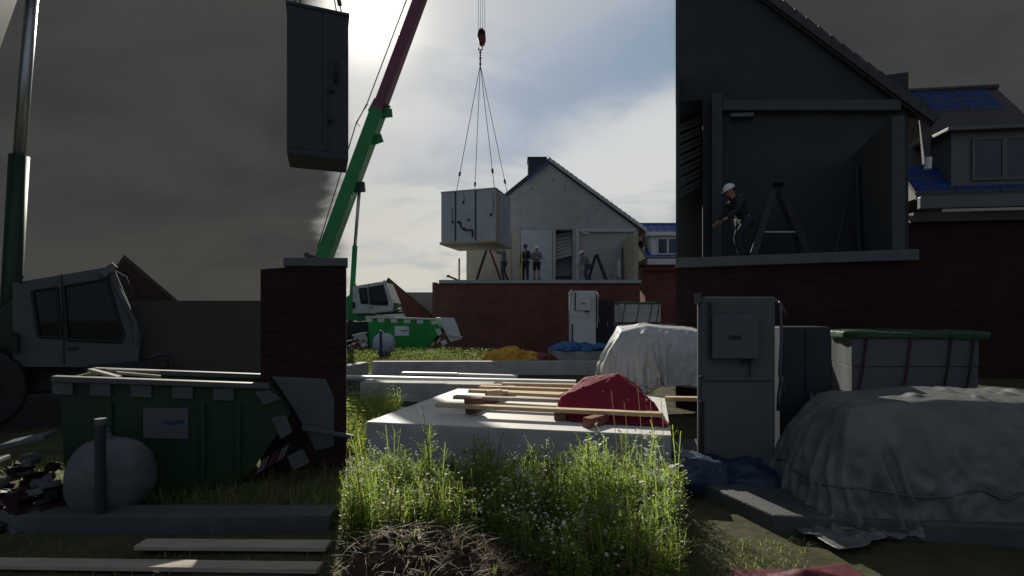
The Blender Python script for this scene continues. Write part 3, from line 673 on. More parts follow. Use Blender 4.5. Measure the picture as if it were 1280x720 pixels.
# ------------------------------------------------------------------ gabled shed and low walls behind the cabs
def shed(F, mats, label, near):
    wall, roof = mats; n = F.n; root = thing('gabled_shed', label, 'shed', F.g(485, 0, 0))
    pts = [(455, 400), (485.5, 349), (528, 397)]
    a, pk, b = F.g(448, 0, 0), F.p(485.5, 349.5), F.g(530, 0, 0)
    ea, eb = F.p(455, 396), F.p(524, 396)
    MB().prism([a, F.g(530, 0, 0), eb, pk, ea], n * 5).build('gable_wall', wall, root)
    o = -n * .12
    band = [pk + Vector((0, 0, .02)), F.p(542, 397.5), F.g(542), F.g(516), F.p(508, 397), F.p(486.2, 353.5), F.p(482, 355)]
    MB().prism([p + o for p in band], n * .115).build('brick_facing', roof, root)
    MB().prism([p + n * 5.01 for p in band], n * .1).build('brick_facing', roof, root)
    for q in (F.p(541.5, 396.5), F.p(447, 403)):
        a0, a1 = pk + Vector((0, 0, .025)) + o, q + o; MB().prism([a0, a1, a1 + Vector((0, 0, .10)), a0 + Vector((0, 0, .10))], n * 5.3).build('roof', M['tile'], root)
    return root
shed(Fr(29, False, -14, 485), (M['white'], M['redtile']), 'white gabled shed with dark red sloping edge behind the pale crane cab', False)
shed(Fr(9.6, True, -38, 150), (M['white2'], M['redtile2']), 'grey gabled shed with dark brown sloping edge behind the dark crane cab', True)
F = Fr(33)
mb = MB(); mb.prism([F.g(500), F.g(560), F.p(560, 365.3), F.p(500, 365.3)], (0, 4, 0)); o = mb.build('wall', M['plaster'], None, loc=F.g(520))
o.name = 'rendered_building'; tag(o, 'low beige rendered building left of the red brick storey', 'building')
F = Fr(8.6, True, -25, 270)
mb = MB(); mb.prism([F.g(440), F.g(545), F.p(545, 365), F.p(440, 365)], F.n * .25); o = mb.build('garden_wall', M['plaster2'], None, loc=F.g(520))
tag(o, 'low dark rendered wall between grey shed and dark brick wall', 'wall')
# dark brick garden wall with a concrete coping
F = Fr(5.25, True, -18, 380)
root = thing('brick_wall', 'free standing dark brick wall with concrete coping left of centre', 'wall', F.g(555))
mb = MB(); mb.prism([F.g(539.8), F.g(574.0), F.p(574.0, 351.5), F.p(549.5, 351.5), F.p(549.5, 351.8), F.p(539.8, 352.6)], F.n * .2); mb.build('brickwork', M['brick2'], root)
mb = MB(); mb.prism([F.p(549, 351.3, -.02), F.p(574.6, 351.3, -.02), F.p(574.6, 348.0, -.02), F.p(549, 348.0, -.02)], F.n * .24); mb.build('coping', M['slabedge2'], root, .006)
mb = MB(); mb.tube([F.p(558, 346.5, .1), F.p(565, 348.2, .1)], .018, 8); mb.tube([F.p(558, 346.5, .08), F.p(558, 346.5, .14)], .03, 10); mb.build('bolt', M['wire'], root)

# ------------------------------------------------------------------ skips
def skip(F, mats, label, near):
    green, chip, warn, sign = mats; n = F.n; D = 38 * F.k; root = thing('skip', label, 'skip', F.g(500, 0, 0))
    sil = [(459.5, 396.5), (543, 398.6), (551.5, 411), (537, 432), (530, 440), (462.5, 440)]
    front = [F.p(x, y) for x, y in sil]
    if near:
        for p in front[-2:]: p.z = 0.02
    mb = MB(); bm = mb.bm
    # open box: front and back sheets, ends and floor, with a wall thickness
    def sheet(pts, th): mb.prism(pts, th)
    sheet(front, n * .04); sheet([p + n * D for p in front], n * .04)
    for i, j in ((1, 2), (2, 3), (3, 4), (4, 5), (5, 0)):
        a, b = front[i] + n * .042, front[j] + n * .042; c = (sum(front, Vector()) / 6 - a); dirn = (b - a).normalized(); inn = (c - dirn * c.dot(dirn)).normalized() * .03
        mb.prism([a, b, b + inn, a + inn], n * (D - .044))
    body = mb.build('body', green, root)
    for x in (480, 517, 531):                       # pressed ribs
        MB().prism([F.p(x - 1.1, 405.5, -.035), F.p(x + 1.1, 405.5, -.035), F.p(x + 1.1, 436, -.035), F.p(x - 1.1, 436, -.035)], n * .033).build('rib', green, root, .008)
    mb = MB(); mb.prism([F.p(457.3, 394.9, -.05), F.p(543.3, 398.0, -.05), F.p(543.3, 400.0, -.05), F.p(457.3, 397.2, -.05)], n * .10); mb.build('rim', chip, root, .006)
    mb = MB(); a = F.p(457.3, 395.5, D - .04); mb.prism([a, F.p(543.3, 398.2, D - .04), F.p(543.3, 400.2, D - .04), F.p(457.3, 397.6, D - .04)], n * .1); mb.build('rim', chip, root)
    for x0 in (457.5, 472.5, 488.6, 505, 521.2):
        y = 397.3 + (x0 - 457) * .037
        MB().prism([F.p(x0, y, -.03), F.p(x0 + 8, y + .3, -.03), F.p(x0 + 8, y + 5, -.03), F.p(x0, y + 4.7, -.03)], n * .028).build('stripe', chip, root)
    for q in (((537.5, 401), (543.5, 400.6), (548, 404), (541, 406.5)), ((544, 411.5), (550, 410.5), (552.5, 417), (548, 420)), ((550.5, 427), (556.5, 424), (559.5, 429), (553, 432.5))):
        MB().prism([F.p(x, y, -.03) for x, y in q], n * .028).build('stripe', chip, root)
    for i, m in enumerate((chip, warn, chip)):
        x = 538 + i * 3.9; MB().prism([F.p(x, 434 - i * 2.3, -.03), F.p(x + 3.5, 431.6 - i * 2.3, -.03), F.p(x + 5.5, 426.5 - i * 2.3, -.03), F.p(x + 2.6, 428.5 - i * 2.3, -.03)], n * .028).build('stripe', m, root)
    sg = MB().prism([F.p(493.4, 407.6, -.025), F.p(511.2, 407.8, -.025), F.p(511.2, 419.9, -.025), F.p(493.4, 419.6, -.025)], n * .022).build('sign', sign, root)
    mb = MB()
    for x0, x1, y in ((501.5, 504.2, 413.4), (504.6, 506.2, 413.6), (506.6, 509.4, 413.2)): mb.prism([F.p(x0, y - .7, -.028), F.p(x1, y - .7, -.028), F.p(x1, y + .8, -.028), F.p(x0, y + .8, -.028)], n * .002)
    mb.build('lettering', M['bluepost'], sg)
    return root
FS = Fr(22.0)
skip(FS, (M['skip'], M['chip'], M['warn'], M['white']), 'bright green skip with white blocks along its rim and a small sign', False)
FSN = Fr(4.55, True, -22, 220)
skip(FSN, (M['skip2'], M['chip2'], M['redtarp2'], M['white2']), 'dimmed green skip with dimmed white blocks along its rim at left', True)
def board_on_skip(F, m, label):
    pts = [(543.5, 397), (566, 397.6), (571, 408), (576, 424), (562, 428), (553, 411)]
    mb = MB().prism([F.p(x, y, .3) for x, y in pts], F.n * .05 + Vector((0, 0, .01))); mb.prism([F.p(x, y, .2) for x, y in ((556, 416), (578, 420.6), (577.6, 422), (556, 418.5))], F.n * .05)
    solo('white_panel', mb, m, label, 'panel', F.p(560, 428, .3), bevel=.008)
board_on_skip(FS, M['white'], 'pale sheet panel leaning on the end of the bright green skip')
board_on_skip(FSN, M['white2'], 'grey sheet panel leaning on the end of the dark green skip')
def skip_boards(F, m, label, g):
    for i, (x0, y0, x1, y1) in enumerate(((469, 393.2, 482, 396.2), (478, 395, 495, 397.2), (472, 394.6, 490, 396.4))):
        solo('scrap_board', MB().beam(F.p(x0, y0, .15 + .12 * i), F.p(x1, y1, .1 + .3 * i), 3 * F.k, 1.0 * F.k), m, label, 'board', F.p(x0, y0, .1), g)
skip_boards(FS, M['wood'], 'offcut of timber board lying on top of the bright green skip', 'boards on the bright green skip')
skip_boards(FSN, M['woodgrey'], 'grey offcut of board lying on top of the dark green skip', 'boards on the dark green skip')

# bulk bag, post and rubble beside each skip
def bag_post(F, mats, l1, l2, near):
    d = 0.9 * F.k / .034
    w = 25 * F.k; c = F.back(-.9 if not near else -.42).g(480.5); h = (446 - 416) * F.k
    s = place(cloth_heap((w, w * .85, h * .95), 2.15, 18, 4, .006 * w, .022 * w, .10), c)
    bg_ = thing('bulk_bag', l1, 'bag', c); s.build('sack', mats[0], bg_, smooth=True)
    mb = MB(); t = c + Vector((-2 * F.k, 0, h * .93)); mb.tube([t - Vector((0, 0, 3 * F.k)), t + Vector((-1.2 * F.k, 0, 1.5 * F.k)), t + Vector((0, 0, 3 * F.k))], 3.6 * F.k, 10, .9 * F.k); mb.build('neck', mats[0], bg_, smooth=True)
    c2 = F.back(-1.5 if not near else -.72).g(476); zt = F.back(-1.5 if not near else -.72).p(476, 412).z
    r = thing('marker_post', l2, 'post', c2)
    MB().tube([c2, Vector((c2.x, c2.y, zt - 2 * F.k))], 1.5 * F.k, 12).build('post', mats[1], r, smooth=False)
    MB().tube([Vector((c2.x, c2.y, zt - 2 * F.k)), Vector((c2.x, c2.y, zt))], 1.65 * F.k, 12).build('cap', mats[2], r)
bag_post(FS, (M['bag'], M['bluepost'], M['helmet']), 'pale blue bulk bag slumped before the bright green skip', 'dark blue post with white cap before the bright green skip', False)
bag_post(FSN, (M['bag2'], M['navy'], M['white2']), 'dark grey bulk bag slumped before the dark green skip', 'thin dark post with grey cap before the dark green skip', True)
def rubble(F, near, label):
    rnd = random.Random(3); c = F.g(452, -.6 if not near else -.25, 0); root = thing('brick_pile', label, 'rubble', c); a, b = MB(), MB(); wd = 30 * F.k; hh = 26 * F.k
    for i in range(110):
        u = rnd.uniform(-1, 1); v = rnd.uniform(-1, 1); z = max(0, 1 - u * u * .9 - v * v * .8) * hh * rnd.uniform(.1, .95)
        m3 = Matrix.Rotation(rnd.uniform(0, 6), 3, 'Z') @ Matrix.Rotation(rnd.uniform(-.6, .6), 3, 'X')
        s = (5 * F.k * rnd.uniform(.7, 1.4), 3 * F.k, 2.2 * F.k)
        (a if rnd.random() < .68 else b).box(c + Vector((u * wd * .5, v * wd * .35, z)), s, M3=m3)
    a.build('bricks', M['rubble'] if not near else M['brick2'], root, .004); 
    for q in ((448, 418.5, 464, 415, .14), (438, 426, 447, 424, .1), (440, 437, 452, 439, .1)):
        b.beam(F.p(q[0], q[1], -.7 if not near else -.35), F.p(q[2], q[3], -.7 if not near else -.35), 9 * F.k, 1.8 * F.k)
    b.build('slabs', M['white'] if not near else M['white2'], root, .01)
    mb = MB(); mb.tube([F.p(440, 425, -1.3 if not near else -.45), F.p(447, 442, -1.3 if not near else -.45)], .7 * F.k, 8); mb.build('pipe', M['alu'] if not near else M['white2'], root)
rubble(FS, False, 'pile of broken bricks and pale slabs left of the pale blue bag')
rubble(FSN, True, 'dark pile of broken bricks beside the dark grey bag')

# ------------------------------------------------------------------ cabinets, crates, slabs
def cabinet(F, mats, label, near):
    body, box, dark = mats; n = F.n; D = .72 * (.9 if near else 1.0)
    root = thing('metal_cabinet', label, 'cabinet', F.p(730, 434, .3)); z0 = F.p(730, 434.5).z
    def r(x0, x1, y0, y1, d0, d1): return MB().prism([F.p(x0, y0, d0), F.p(x1, y0, d0), F.p(x1, y1, d0), F.p(x0, y1, d0)], n * (d1 - d0))
    r(714, 745, 363.5, 433, .025, D).build('case', body, root, .012)
    r(715.5, 744.5, 365, 397, 0, .022).build('door', body, root, .006)
    r(715.5, 744.5, 397.6, 431, 0, .022).build('door', body, root, .006)
    pb = r(719.6, 738, 371, 388, -.09, -.003).build('meter_box', box, root, .012)
    m = MB(); 
    for x0, x1 in ((726.2, 727.4), (727.7, 728.9), (729.2, 731)): m.prism([F.p(x0, 378.8, -.094), F.p(x1, 378.8, -.094), F.p(x1, 380.4, -.094), F.p(x0, 380.4, -.094)], n * .003)
    m.build('lettering', M['black'], pb)
    r(718.2, 719.4, 365.8, 388, -.06, -.003).build('hinge', dark, root)
    l = r(731, 735.4, 388.4, 390, -.05, -.003).build('latch', M['black'], root)
    MB().tube([F.p(734.5, 389.5, -.03), F.p(734.8, 393, -.03), F.p(734.2, 395.5, -.03)], .3 * F.k, 6).build('cord', M['black'], l)
    r(714.6, 716.4, 405, 427, -.02, -.003).build('handle', dark, root, .004)
    MB().tube([F.p(715.5, 395.5, -.03), F.p(715.5, 395.5, 0)], .7 * F.k, 8).build('lock', M['black'], root)
    r(712.9, 715.2, 362, 366, -.02, .2).build('corner_wrap', box, root)
    # plastic wrap strips on the right flank
    w = MB(); x = 745.4
    w.tube([F.p(746, 364, .3), F.p(748.8, 366, .28), F.p(751, 371, .26)], .75 * F.k, 6); w.tube([F.p(747.5, 365, .1), F.p(748, 380, .08), F.p(747.3, 395, .1), F.p(749.5, 402, .1)], .55 * F.k, 6)
    w.tube([F.p(749, 396, .2), F.p(747.5, 404, .15), F.p(747.2, 410, .15)], .8 * F.k, 6); w.build('plastic_wrap', box, root, smooth=True)
    return root
FC = Fr(17.2)
cabinet(FC, (M['white'], M['white'], M['navy']), 'white metal cabinet with a small box on its door standing on blue sheeting', False)
FCN = Fr(4.75, True, 20, 900)
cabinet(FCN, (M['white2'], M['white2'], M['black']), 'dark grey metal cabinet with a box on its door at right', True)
def dark_box(F, m, label, near):
    f = F.back(.9 if not near else .45); n = F.n
    mb = MB(); mb.prism([f.p(747, 375.5), f.p(767, 375.5), f.p(767, 433), f.p(747, 433)], n * .7); 
    root = thing('locker', label, 'locker', f.p(757, 433)); mb.build('case', m, root, .01)
    MB().prism([f.p(756.7, 377, -.01), f.p(757.3, 377, -.01), f.p(757.3, 431, -.01), f.p(756.7, 431, -.01)], n * .009).build('door_gap', M['black'], root)
    MB().prism([f.p(758.5, 402, -.05), f.p(759.3, 402, -.05), f.p(759.3, 409, -.05), f.p(758.5, 409, -.05)], n * .048).build('handle', M['steel'], root)
dark_box(FC, M['navy'], 'tall navy locker standing just right of the white cabinet', False)
dark_box(FCN, M['navy'], 'tall blackish locker standing just right of the dark grey cabinet', True)
def plinth(F, m, label, x0, x1, yt, z0, dep, dd=-.4):
    mb = MB(); zt = F.p(x0, yt, dd).z; a, b = F.g(x0, dd, z0), F.g(x1, dd, z0); mb.prism([a, b, b + F.n * dep, a + F.n * dep], (0, 0, zt - z0)); return solo('concrete_block', mb, m, label, 'block', a, bevel=.015)
plinth(FC, M['concrete'], 'long pale concrete block under the white cabinet and blue sheeting', 690, 772, 438.2, -.05, 2.2)
def sheet(F, m, label, near):
    c = F.p(726, 437.3, .1); w = 64 * F.k
    mb = place(cloth_heap((w, .95 if not near else .8, 6.5 * F.k), 3, 24, 8, .06, .10, .15), Vector((c.x, c.y, F.p(726, 438.1).z if not near else c.z))); solo('plastic_sheet', mb, m, label, 'sheet', c, smooth=True)
def stack(F, mats, l1, l2, near):
    pan, top, strap, low = mats; n = F.n; f = F.back(.5 if not near else .3)
    r = lambda x0, x1, y0, y1, d0, d1: MB().prism([f.p(x0, y0, d0), f.p(x1, y0, d0), f.p(x1, y1, d0), f.p(x0, y1, d0)], n * (d1 - d0))
    root = thing('board_stack', l1, 'stack', f.p(800, 404)); 
    for i in range(2): y = 380 + i * 11.4; r(775.3 + (i % 2) * .2, 826, y, y + 11.3, 0 + .01 * (i % 3), 1.0 if not near else .8).build('board', pan, root, .006)
    mb = cloth_heap((51.5 * F.k, 1.04 if not near else .84, 3.0 * F.k), 8, 24, 2, .004, .02, .0); c = f.p(800.5, 380, .5 if not near else .4)
    place(mb, c + Vector((0, 0, -.01)), -R(F.yaw)); mb.build('cover', top, root, smooth=True)
    for x in (778.5, 796, 812, 821):
        MB().tube([f.p(x + 3, 378, -.02), f.p(x + 1, 392, -.03), f.p(x - 1, 403, -.02)], .45 * F.k, 6).build('strap', strap if x < 800 else M['black'], root)
    for x in (776, 798, 820): r(x, x + 5, 402.6, 405, 0, 1.0 if not near else .8).build('skid', M['woodbrown'], root)
    z0 = 0.0; a = f.p(767 if not near else 765, 405.4, -.2); b = f.p(850 if not near else 838, 405.4, -.2)
    mb = MB(); dep = 1.5 if not near else 1.1
    z = a.z; mb.prism([Vector((a.x, a.y, z0)), Vector((b.x, b.y, z0)), Vector((b.x, b.y, z0)) + n * dep, Vector((a.x, a.y, z0)) + n * dep], (0, 0, z - z0 - .001))
    rt = thing('storage_crate', l2, 'crate', Vector((a.x, a.y, 0))); mb.build('case', low, rt, .012)
    r(764 if not near else 762, 840, 405.2, 407.4, -.26, dep - .1).build('lid', low, rt, .01)
stack(Fr(18.4), (M['white'], M['greensheet'], M['redpaint'], M['concrete']), 'stack of white boards with green cover strapped on a crate before red brick', 'long pale crate under the stack of white boards', False)
FN2 = Fr(5.0, True, 19, 1140)
stack(FN2, (M['white2'], M['greensheet2'], M['redtarp2'], M['concrete2']), 'stack of dimmed white boards with dimmed green cover at right', 'long dimmed crate under the stack of dimmed white boards', True)
sheet(FC, M['blue'], 'crumpled blue plastic sheet on the pale block under the white cabinet', False)
sheet(FCN, M['blue2'], 'crumpled dimmed blue plastic sheet at the foot of the dark grey cabinet', True)
# dark platform slab at the right
zP = 0.14
mb = MB(); mb.prism([(1.62, 4.62, -.05), (1.95, 3.7, -.05), (5.6, 3.2, -.05), (7.0, 5.4, -.05), (1.9, 6.1, -.05)], (0, 0, zP + .05))
solo('concrete_slab', mb, M['concrete2'], 'low dimmed concrete slab under the dark grey cabinet at right', 'slab', (3, 4.5, 0), bevel=.015)

# ------------------------------------------------------------------ tarpaulins: real cloth let down over the piles
def hullmb(pts):
    mb = MB(); [mb.bm.verts.new(Vector(p)) for p in pts]; r = bmesh.ops.convex_hull(mb.bm, input=mb.bm.verts[:])
    return mb
SIM = []
def drape(colliders, c, size, rz, res, bend=.6, fold=.02, seed=0):
    co = []
    for mb in colliders:
        o = mb.build('pile', M['wooddark']); cm = o.modifiers.new('c', 'COLLISION'); o.collision.thickness_outer = .012; o.collision.cloth_friction = 12; co.append(o)
    nx = res; ny = max(8, int(res * size[1] / size[0])); bm = bmesh.new()
    bmesh.ops.create_grid(bm, x_segments=nx, y_segments=ny, size=.5)
    m = Matrix.Rotation(rz, 4, 'Z')
    for v in bm.verts:
        x, y = v.co.x * size[0], v.co.y * size[1]
        v.co = Vector(c) + m @ Vector((x, y, fold * (noise.noise((x * 3, y * 3, seed)) + .5 * noise.noise((x * 8, y * 8, seed)))))
    me = bpy.data.meshes.new('tarp'); bm.to_mesh(me); bm.free(); o = bpy.data.objects.new('tarp', me); COL.objects.link(o)
    cl = o.modifiers.new('cloth', 'CLOTH'); st = cl.settings; st.quality = 6; st.mass = .35; st.tension_stiffness = 18; st.compression_stiffness = 18; st.shear_stiffness = 6; st.bending_stiffness = bend; st.air_damping = 1.5
    cl.collision_settings.distance_min = .012; cl.collision_settings.collision_quality = 3
    cl.point_cache.frame_start = 1; cl.point_cache.frame_end = 80
    SIM.append((o, co)); return len(SIM) - 1
def run_sim(n):
    for f in range(1, n + 1): scene.frame_set(f)
    dg = bpy.context.evaluated_depsgraph_get(); out = []
    for o, co in SIM:
        bm = bmesh.new(); me = bpy.data.meshes.new_from_object(o.evaluated_get(dg)); bm.from_mesh(me); out.append(bm)
    for o, co in SIM:
        for q in [o] + co: bpy.data.objects.remove(q)
    scene.frame_set(1); return out
gp = lambda: hullmb([(x, y, z) for x in (-6, 9) for y in (2, 12) for z in (-.4, .03)])
s1 = drape([hullmb([(1.62, 8.0, 0), (3.3, 8.0, 0), (3.3, 9.1, 0), (1.62, 9.1, 0), (1.66, 8.0, .8), (3.3, 7.95, .8), (3.3, 9.1, .8), (1.66, 9.1, .8), (1.5, 8.2, .75), (1.54, 8.7, .8), (1.66, 8.1, 1.15), (1.8, 8.2, 1.36), (2.3, 7.95, 1.30), (2.2, 8.2, 1.46), (3.2, 8.1, 1.35), (3.2, 8.9, 1.43), (1.9, 8.9, 1.44)]),
            hullmb([(1.9, 8.2, 1.3), (2.5, 8.25, 1.3), (2.4, 8.7, 1.3), (2.15, 8.4, 1.50), (2.3, 8.5, 1.5), (2.2, 8.6, 1.49)]), gp()], (2.5, 8.5, 1.66), (3.2, 2.7), .06, 90, .12, .09, 3)
s2 = drape([hullmb([(2.34, 3.70, 0), (5.2, 3.45, 0), (5.2, 4.7, 0), (2.4, 4.75, 0), (2.52, 3.74, .62), (2.5, 4.5, .62), (2.66, 3.92, .86), (2.95, 3.84, .93), (3.3, 3.80, .96), (3.5, 4.3, .99), (5.1, 3.62, .90),
                   (5.1, 4.55, .9), (2.80, 4.55, .9)]), gp()], (3.48, 4.12, 1.14), (3.55, 2.5), -.08, 104, .06, .11, 6)
s3 = drape([hullmb([(1.42, 2.78, 0), (2.05, 2.75, 0), (2.05, 3.0, 0), (1.46, 3.02, 0), (1.5, 2.9, .05), (1.72, 2.92, .115), (1.98, 2.9, .07)]), gp()], (1.75, 2.86, .18), (.82, .50), .1, 46, .4, .02, 9)
zs = lambda q: Vector((q.x, q.y, .5))
cz = [P(703, 497, 5.62), P(732, 473.5, 5.86), P(742, 474, 6.0), P(772, 469.0, 5.74), P(778, 471, 5.95), P(806, 497, 5.5)]
cb = [zs(P(712, 515, 5.42)), zs(P(760, 519, 5.32)), zs(P(826, 525, 5.08)), zs(P(826, 510, 5.8)), zs(P(716, 505, 6.3)), P(702, 500, 5.6)]
slabc = hullmb([(x, y, z) for x, y in ((-1.5, 5.35), (1.52, 4.72), (2.2, 7.2), (-.8, 7.8)) for z in (.2, .5)])
s4 = drape([hullmb(cz + cb), slabc, gp()], (1.07, 5.68, 1.06), (1.38, 1.3), -.2, 90, .05, .12, 12)
TB = run_sim(64)
from mathutils.bvhtree import BVHTree
def tie(i, c, z, a0, a1, r, m, label):
    t = BVHTree.FromBMesh(TB[i]); pts = []
    for k in range(48):
        a = R(a0 + (a1 - a0) * k / 47); d = Vector((math.cos(a), math.sin(a), 0)); zz = z + .03 * math.sin(k * .7)
        h = t.ray_cast(Vector((c[0], c[1], zz)) + d * 6, -d)
        if h[0]: pts.append(h[0] + d * .012)
    if len(pts) > 4: solo('rope', MB().tube(pts, r, 6), m, label, 'rope', pts[0], smooth=True)
tie(s1, (2.4, 8.5), .52, 170, 330, .016, M['alu'], 'pale rope tied round the grey white tarpaulin')
tie(s2, (3.9, 4.1), .33, 165, 300, .008, M['white2'], 'thin rope tied round the big dimmed grey tarpaulin')
def tarp(i, name, m, label, loc):
    mb = MB(); mb.bm.free(); mb.bm = TB[i]
    o = solo(name, mb, m, label, 'tarpaulin', loc, smooth=True); md = o.modifiers.new('ss', 'SUBSURF'); md.levels = md.render_levels = 1
    md = o.modifiers.new('solid', 'SOLIDIFY'); md.thickness = .004; return o
tarp(s1, 'tarpaulin', M['tarp'], 'grey white tarpaulin over a tall pile behind the crimson tarpaulin', (2.34, 8.35, 0))
tarp(s2, 'tarpaulin', M['tarp2'], 'big dimmed grey tarpaulin over a long pile at the lower right', (3.2, 4.28, 0))
tarp(s3, 'tarpaulin', M['redtarp2'], 'dimmed red tarpaulin lying low at the bottom right', (1.7, 2.88, 0))
tarp(s4, 'tarpaulin', M['redtarp'], 'crimson tarpaulin draped tent-like over timber on the pale front slab', (1.0, 5.5, .5))
mb = place(cloth_heap((1.5, 1.0, .52), 2.2, 30, 12, .10, .15, .2), FC.g(643, -.6, 0)); solo('yellow_sheet', mb, M['yellow'], 'ochre yellow plastic sheet heaped on the grass before the brick wall', 'sheet', FC.g(643, -.6, 0), smooth=True)
root = thing('plastic_bundle', 'small red and pale bundle between the yellow heap and the pale block', 'bundle', FC.g(676, -.6, 0))
place(cloth_heap((.8, .6, .36), 2.2, 12, 14, .06, .05, .1), FC.g(676, -.6, 0)).build('wrap', M['redpaint'], root, smooth=True)
MB().beam(FC.p(678, 456, -1), FC.p(690, 448, -.9), .06, .05).build('pale_strip', M['white'], root)

# ------------------------------------------------------------------ foundation slab, beams, planks
A, B = Vector((-1.552, 5.31, 0)), Vector((1.50, 4.69, 0)); ex = (B - A).normalized(); ey = Vector((.28, 1, 0)).normalized()
ZS = .5
root = thing('foundation_slab', 'large pale concrete foundation slab at the front carrying planks and crimson tarpaulin', 'slab', A)
Cc = A + ey * 2.6; Dd = B + ey * 2.55
mb = MB(); mb.prism([A + Vector((0, 0, .06)), B + Vector((0, 0, .06)), Dd + Vector((0, 0, .06)), Cc + Vector((0, 0, .06))], (0, 0, ZS - .075)); mb.build('slab', M['concrete'], root, .012)
i_ = .003
mb = MB(); mb.prism([A + ex * i_ + Vector((0, 0, ZS - .015)), B - ex * i_ + Vector((0, 0, ZS - .015)), Dd - ex * i_ + Vector((0, 0, ZS - .015)), Cc + ex * i_ + Vector((0, 0, ZS - .015))], (0, 0, .015)); mb.build('top_screed', M['slabtop'], root)
for t in (.25, 1.2, 2.2): MB().prism([A + ex * .1 + ey * t + Vector((0, 0, -.05)), B - ex * .1 + ey * t + Vector((0, 0, -.05)), B - ex * .1 + ey * (t + .2) + Vector((0, 0, -.05)), A + ex * .1 + ey * (t + .2) + Vector((0, 0, -.05))], (0, 0, .108)).build('bearer', M['wooddark'], root)

def cbeam(p0, p1, zt, th, label, m=None, z0=-.05):
    p0, p1 = Vector(p0), Vector(p1); s = (p1 - p0).normalized().cross(Vector((0, 0, 1))) * -th
    mb = MB(); mb.prism([p0 + Vector((0, 0, z0)), p1 + Vector((0, 0, z0)), p1 + s + Vector((0, 0, z0)), p0 + s + Vector((0, 0, z0))], (0, 0, zt - z0))
    # a slightly uneven casting: cut into lengths
    bmesh.ops.subdivide_edges(mb.bm, edges=mb.bm.edges[:], cuts=3, use_grid_fill=True)
    return solo('concrete_beam', mb, m or M['concrete'], label, 'beam', p0, bevel=.012)
cbeam((-3.95, 14, 0), (3.6, 14.1, 0), .385, .3, 'long concrete foundation beam along the far side behind the planks')
cbeam((-4.45, 10.6, 0), (-4.0, 13.9, 0), .385, .28, 'short concrete foundation beam returning towards the viewer at left')
cbeam((-2.93, 9.6, 0), (-.35, 9.35, 0), .37, .36, 'middle concrete foundation beam behind the left corner of the pale slab')
cbeam((-5.0, 10.6, 0), (-2.98, 10.5, 0), .29, .3, 'dimmed low concrete beam left of the middle beam', M['concrete2'])
cbeam((-9.0, 3.72, 0), (-1.36, 3.72, 0), .13, .22, 'low dimmed concrete kerb beam across the lower left', M['concrete2'])
GP = 'loose boards laid over the foundation'
def plank(p0, p1, w, h, m, label, g=None):
    solo('plank', MB().beam(p0, p1, w, h), m, label, 'plank', Vector(p0), g, bevel=.003)
plank(P(400, 470, 11.3), P(720, 477, 10.2), .20, .05, M['woodwhite'], 'very long pale board crossing behind the middle foundation beam')
plank(P(503, 466.3, 12.6), P(572, 467.6, 12.4), .2, .06, M['woodwhite'], 'shorter pale board lying left of its neighbour in front of the far beam')
plank(P(573, 468.2, 12.4), P(647, 470.5, 12.2), .2, .06, M['woodwhite'], 'pale board end in front of the far beam left of the pale block')
plank(P(420, 509.5, 8.9), P(491, 512, 8.6), .25, .05, M['woodwhite'], 'short pale board on the ground left of the front slab')
plank(P(560, 481, 8.9), P(665, 483, 8.2), .16, .05, M['woodgrey'], 'grey timber board on the back edge of the front slab')
# timber on the front slab
zw = {'a': (546, 506, 5.70, 829, 518.2, 5.12), 'b': (568, 496.2, 6.20, 712, 501, 5.85), 'c': (587, 488.5, 6.75, 705, 493, 6.35), 'd': (636, 491.5, 6.5, 702, 494.6, 6.25), 'e': (600, 484, 7.2, 716, 487.5, 6.85), 'f': (628, 479.8, 7.75, 722, 481.8, 7.45)}
lab = {'a': 'longest fresh timber plank running along the front in front of crimson tarpaulin', 'b': 'weathered timber plank second from the front of the slab', 'c': 'pale timber plank third from the front reaching the red tarpaulin', 'd': 'short timber plank tucked between others left of the crimson tarpaulin', 'e': 'thin timber plank fourth from the front crossing the bearers', 'f': 'rearmost thin timber plank on the back of the pale front slab'}
for kx, (a0, b0, d0, a1, b1, d1) in zw.items():
    plank(P(a0, b0, d0), P(a1, b1, d1), .11, .042, M['woodgrey'] if kx in 'b' else M['wood'], lab[kx])
for (a0, b0, d0, a1, b1, d1, lb) in ((588, 511, 5.75, 640, 484.5, 7.4, 'red brown bearer timber under the planks on the front slab'), (700, 515, 5.35, 712, 487, 7.1, 'second red brown bearer timber half under the crimson tarpaulin')):
    p0, p1 = P(a0, b0, d0), P(a1, b1, d1); p0.z = p1.z = ZS + .055
    solo('timber_bearer', MB().beam(p0, p1, .13, .10), M['woodbrown'], lb, 'timber', p0, bevel=.006)
for (px_, d_, zz, lb) in ((592, 5.72, .07, 'red brown timber block under the left end of the longest plank'), (617, 6.35, .06, 'small pale timber offcut on the slab among the planks')):
    c = P(px_, 515, d_); c.z = ZS + .11 + .03
    solo('timber_block', MB().box(c, (.20, .12, .10), .3), M['woodbrown'] if px_ < 600 else M['wood'], lb, 'timber', c, bevel=.006)
plank((.75, 5.0, ZS + .05), (.98, 5.25, ZS + .05), .1, .1, M['rubble'], 'orange brown brick under the hem of the crimson tarpaulin')
plank(P(832, 498, 6.6), P(900, 499, 6.3), .12, .05, M['wood'], 'timber plank end behind the crimson tarpaulin at right')
# left foreground boards
plank((-2.55, 3.42, .05), (-1.25, 3.40, .05), .12, .03, M['woodgrey'], 'grey board in front of the low kerb beam at lower left')
plank((-4.2, 3.2, .04), (-1.2, 3.12, .04), .10, .03, M['woodgrey'], 'long grey board along the bottom left edge')

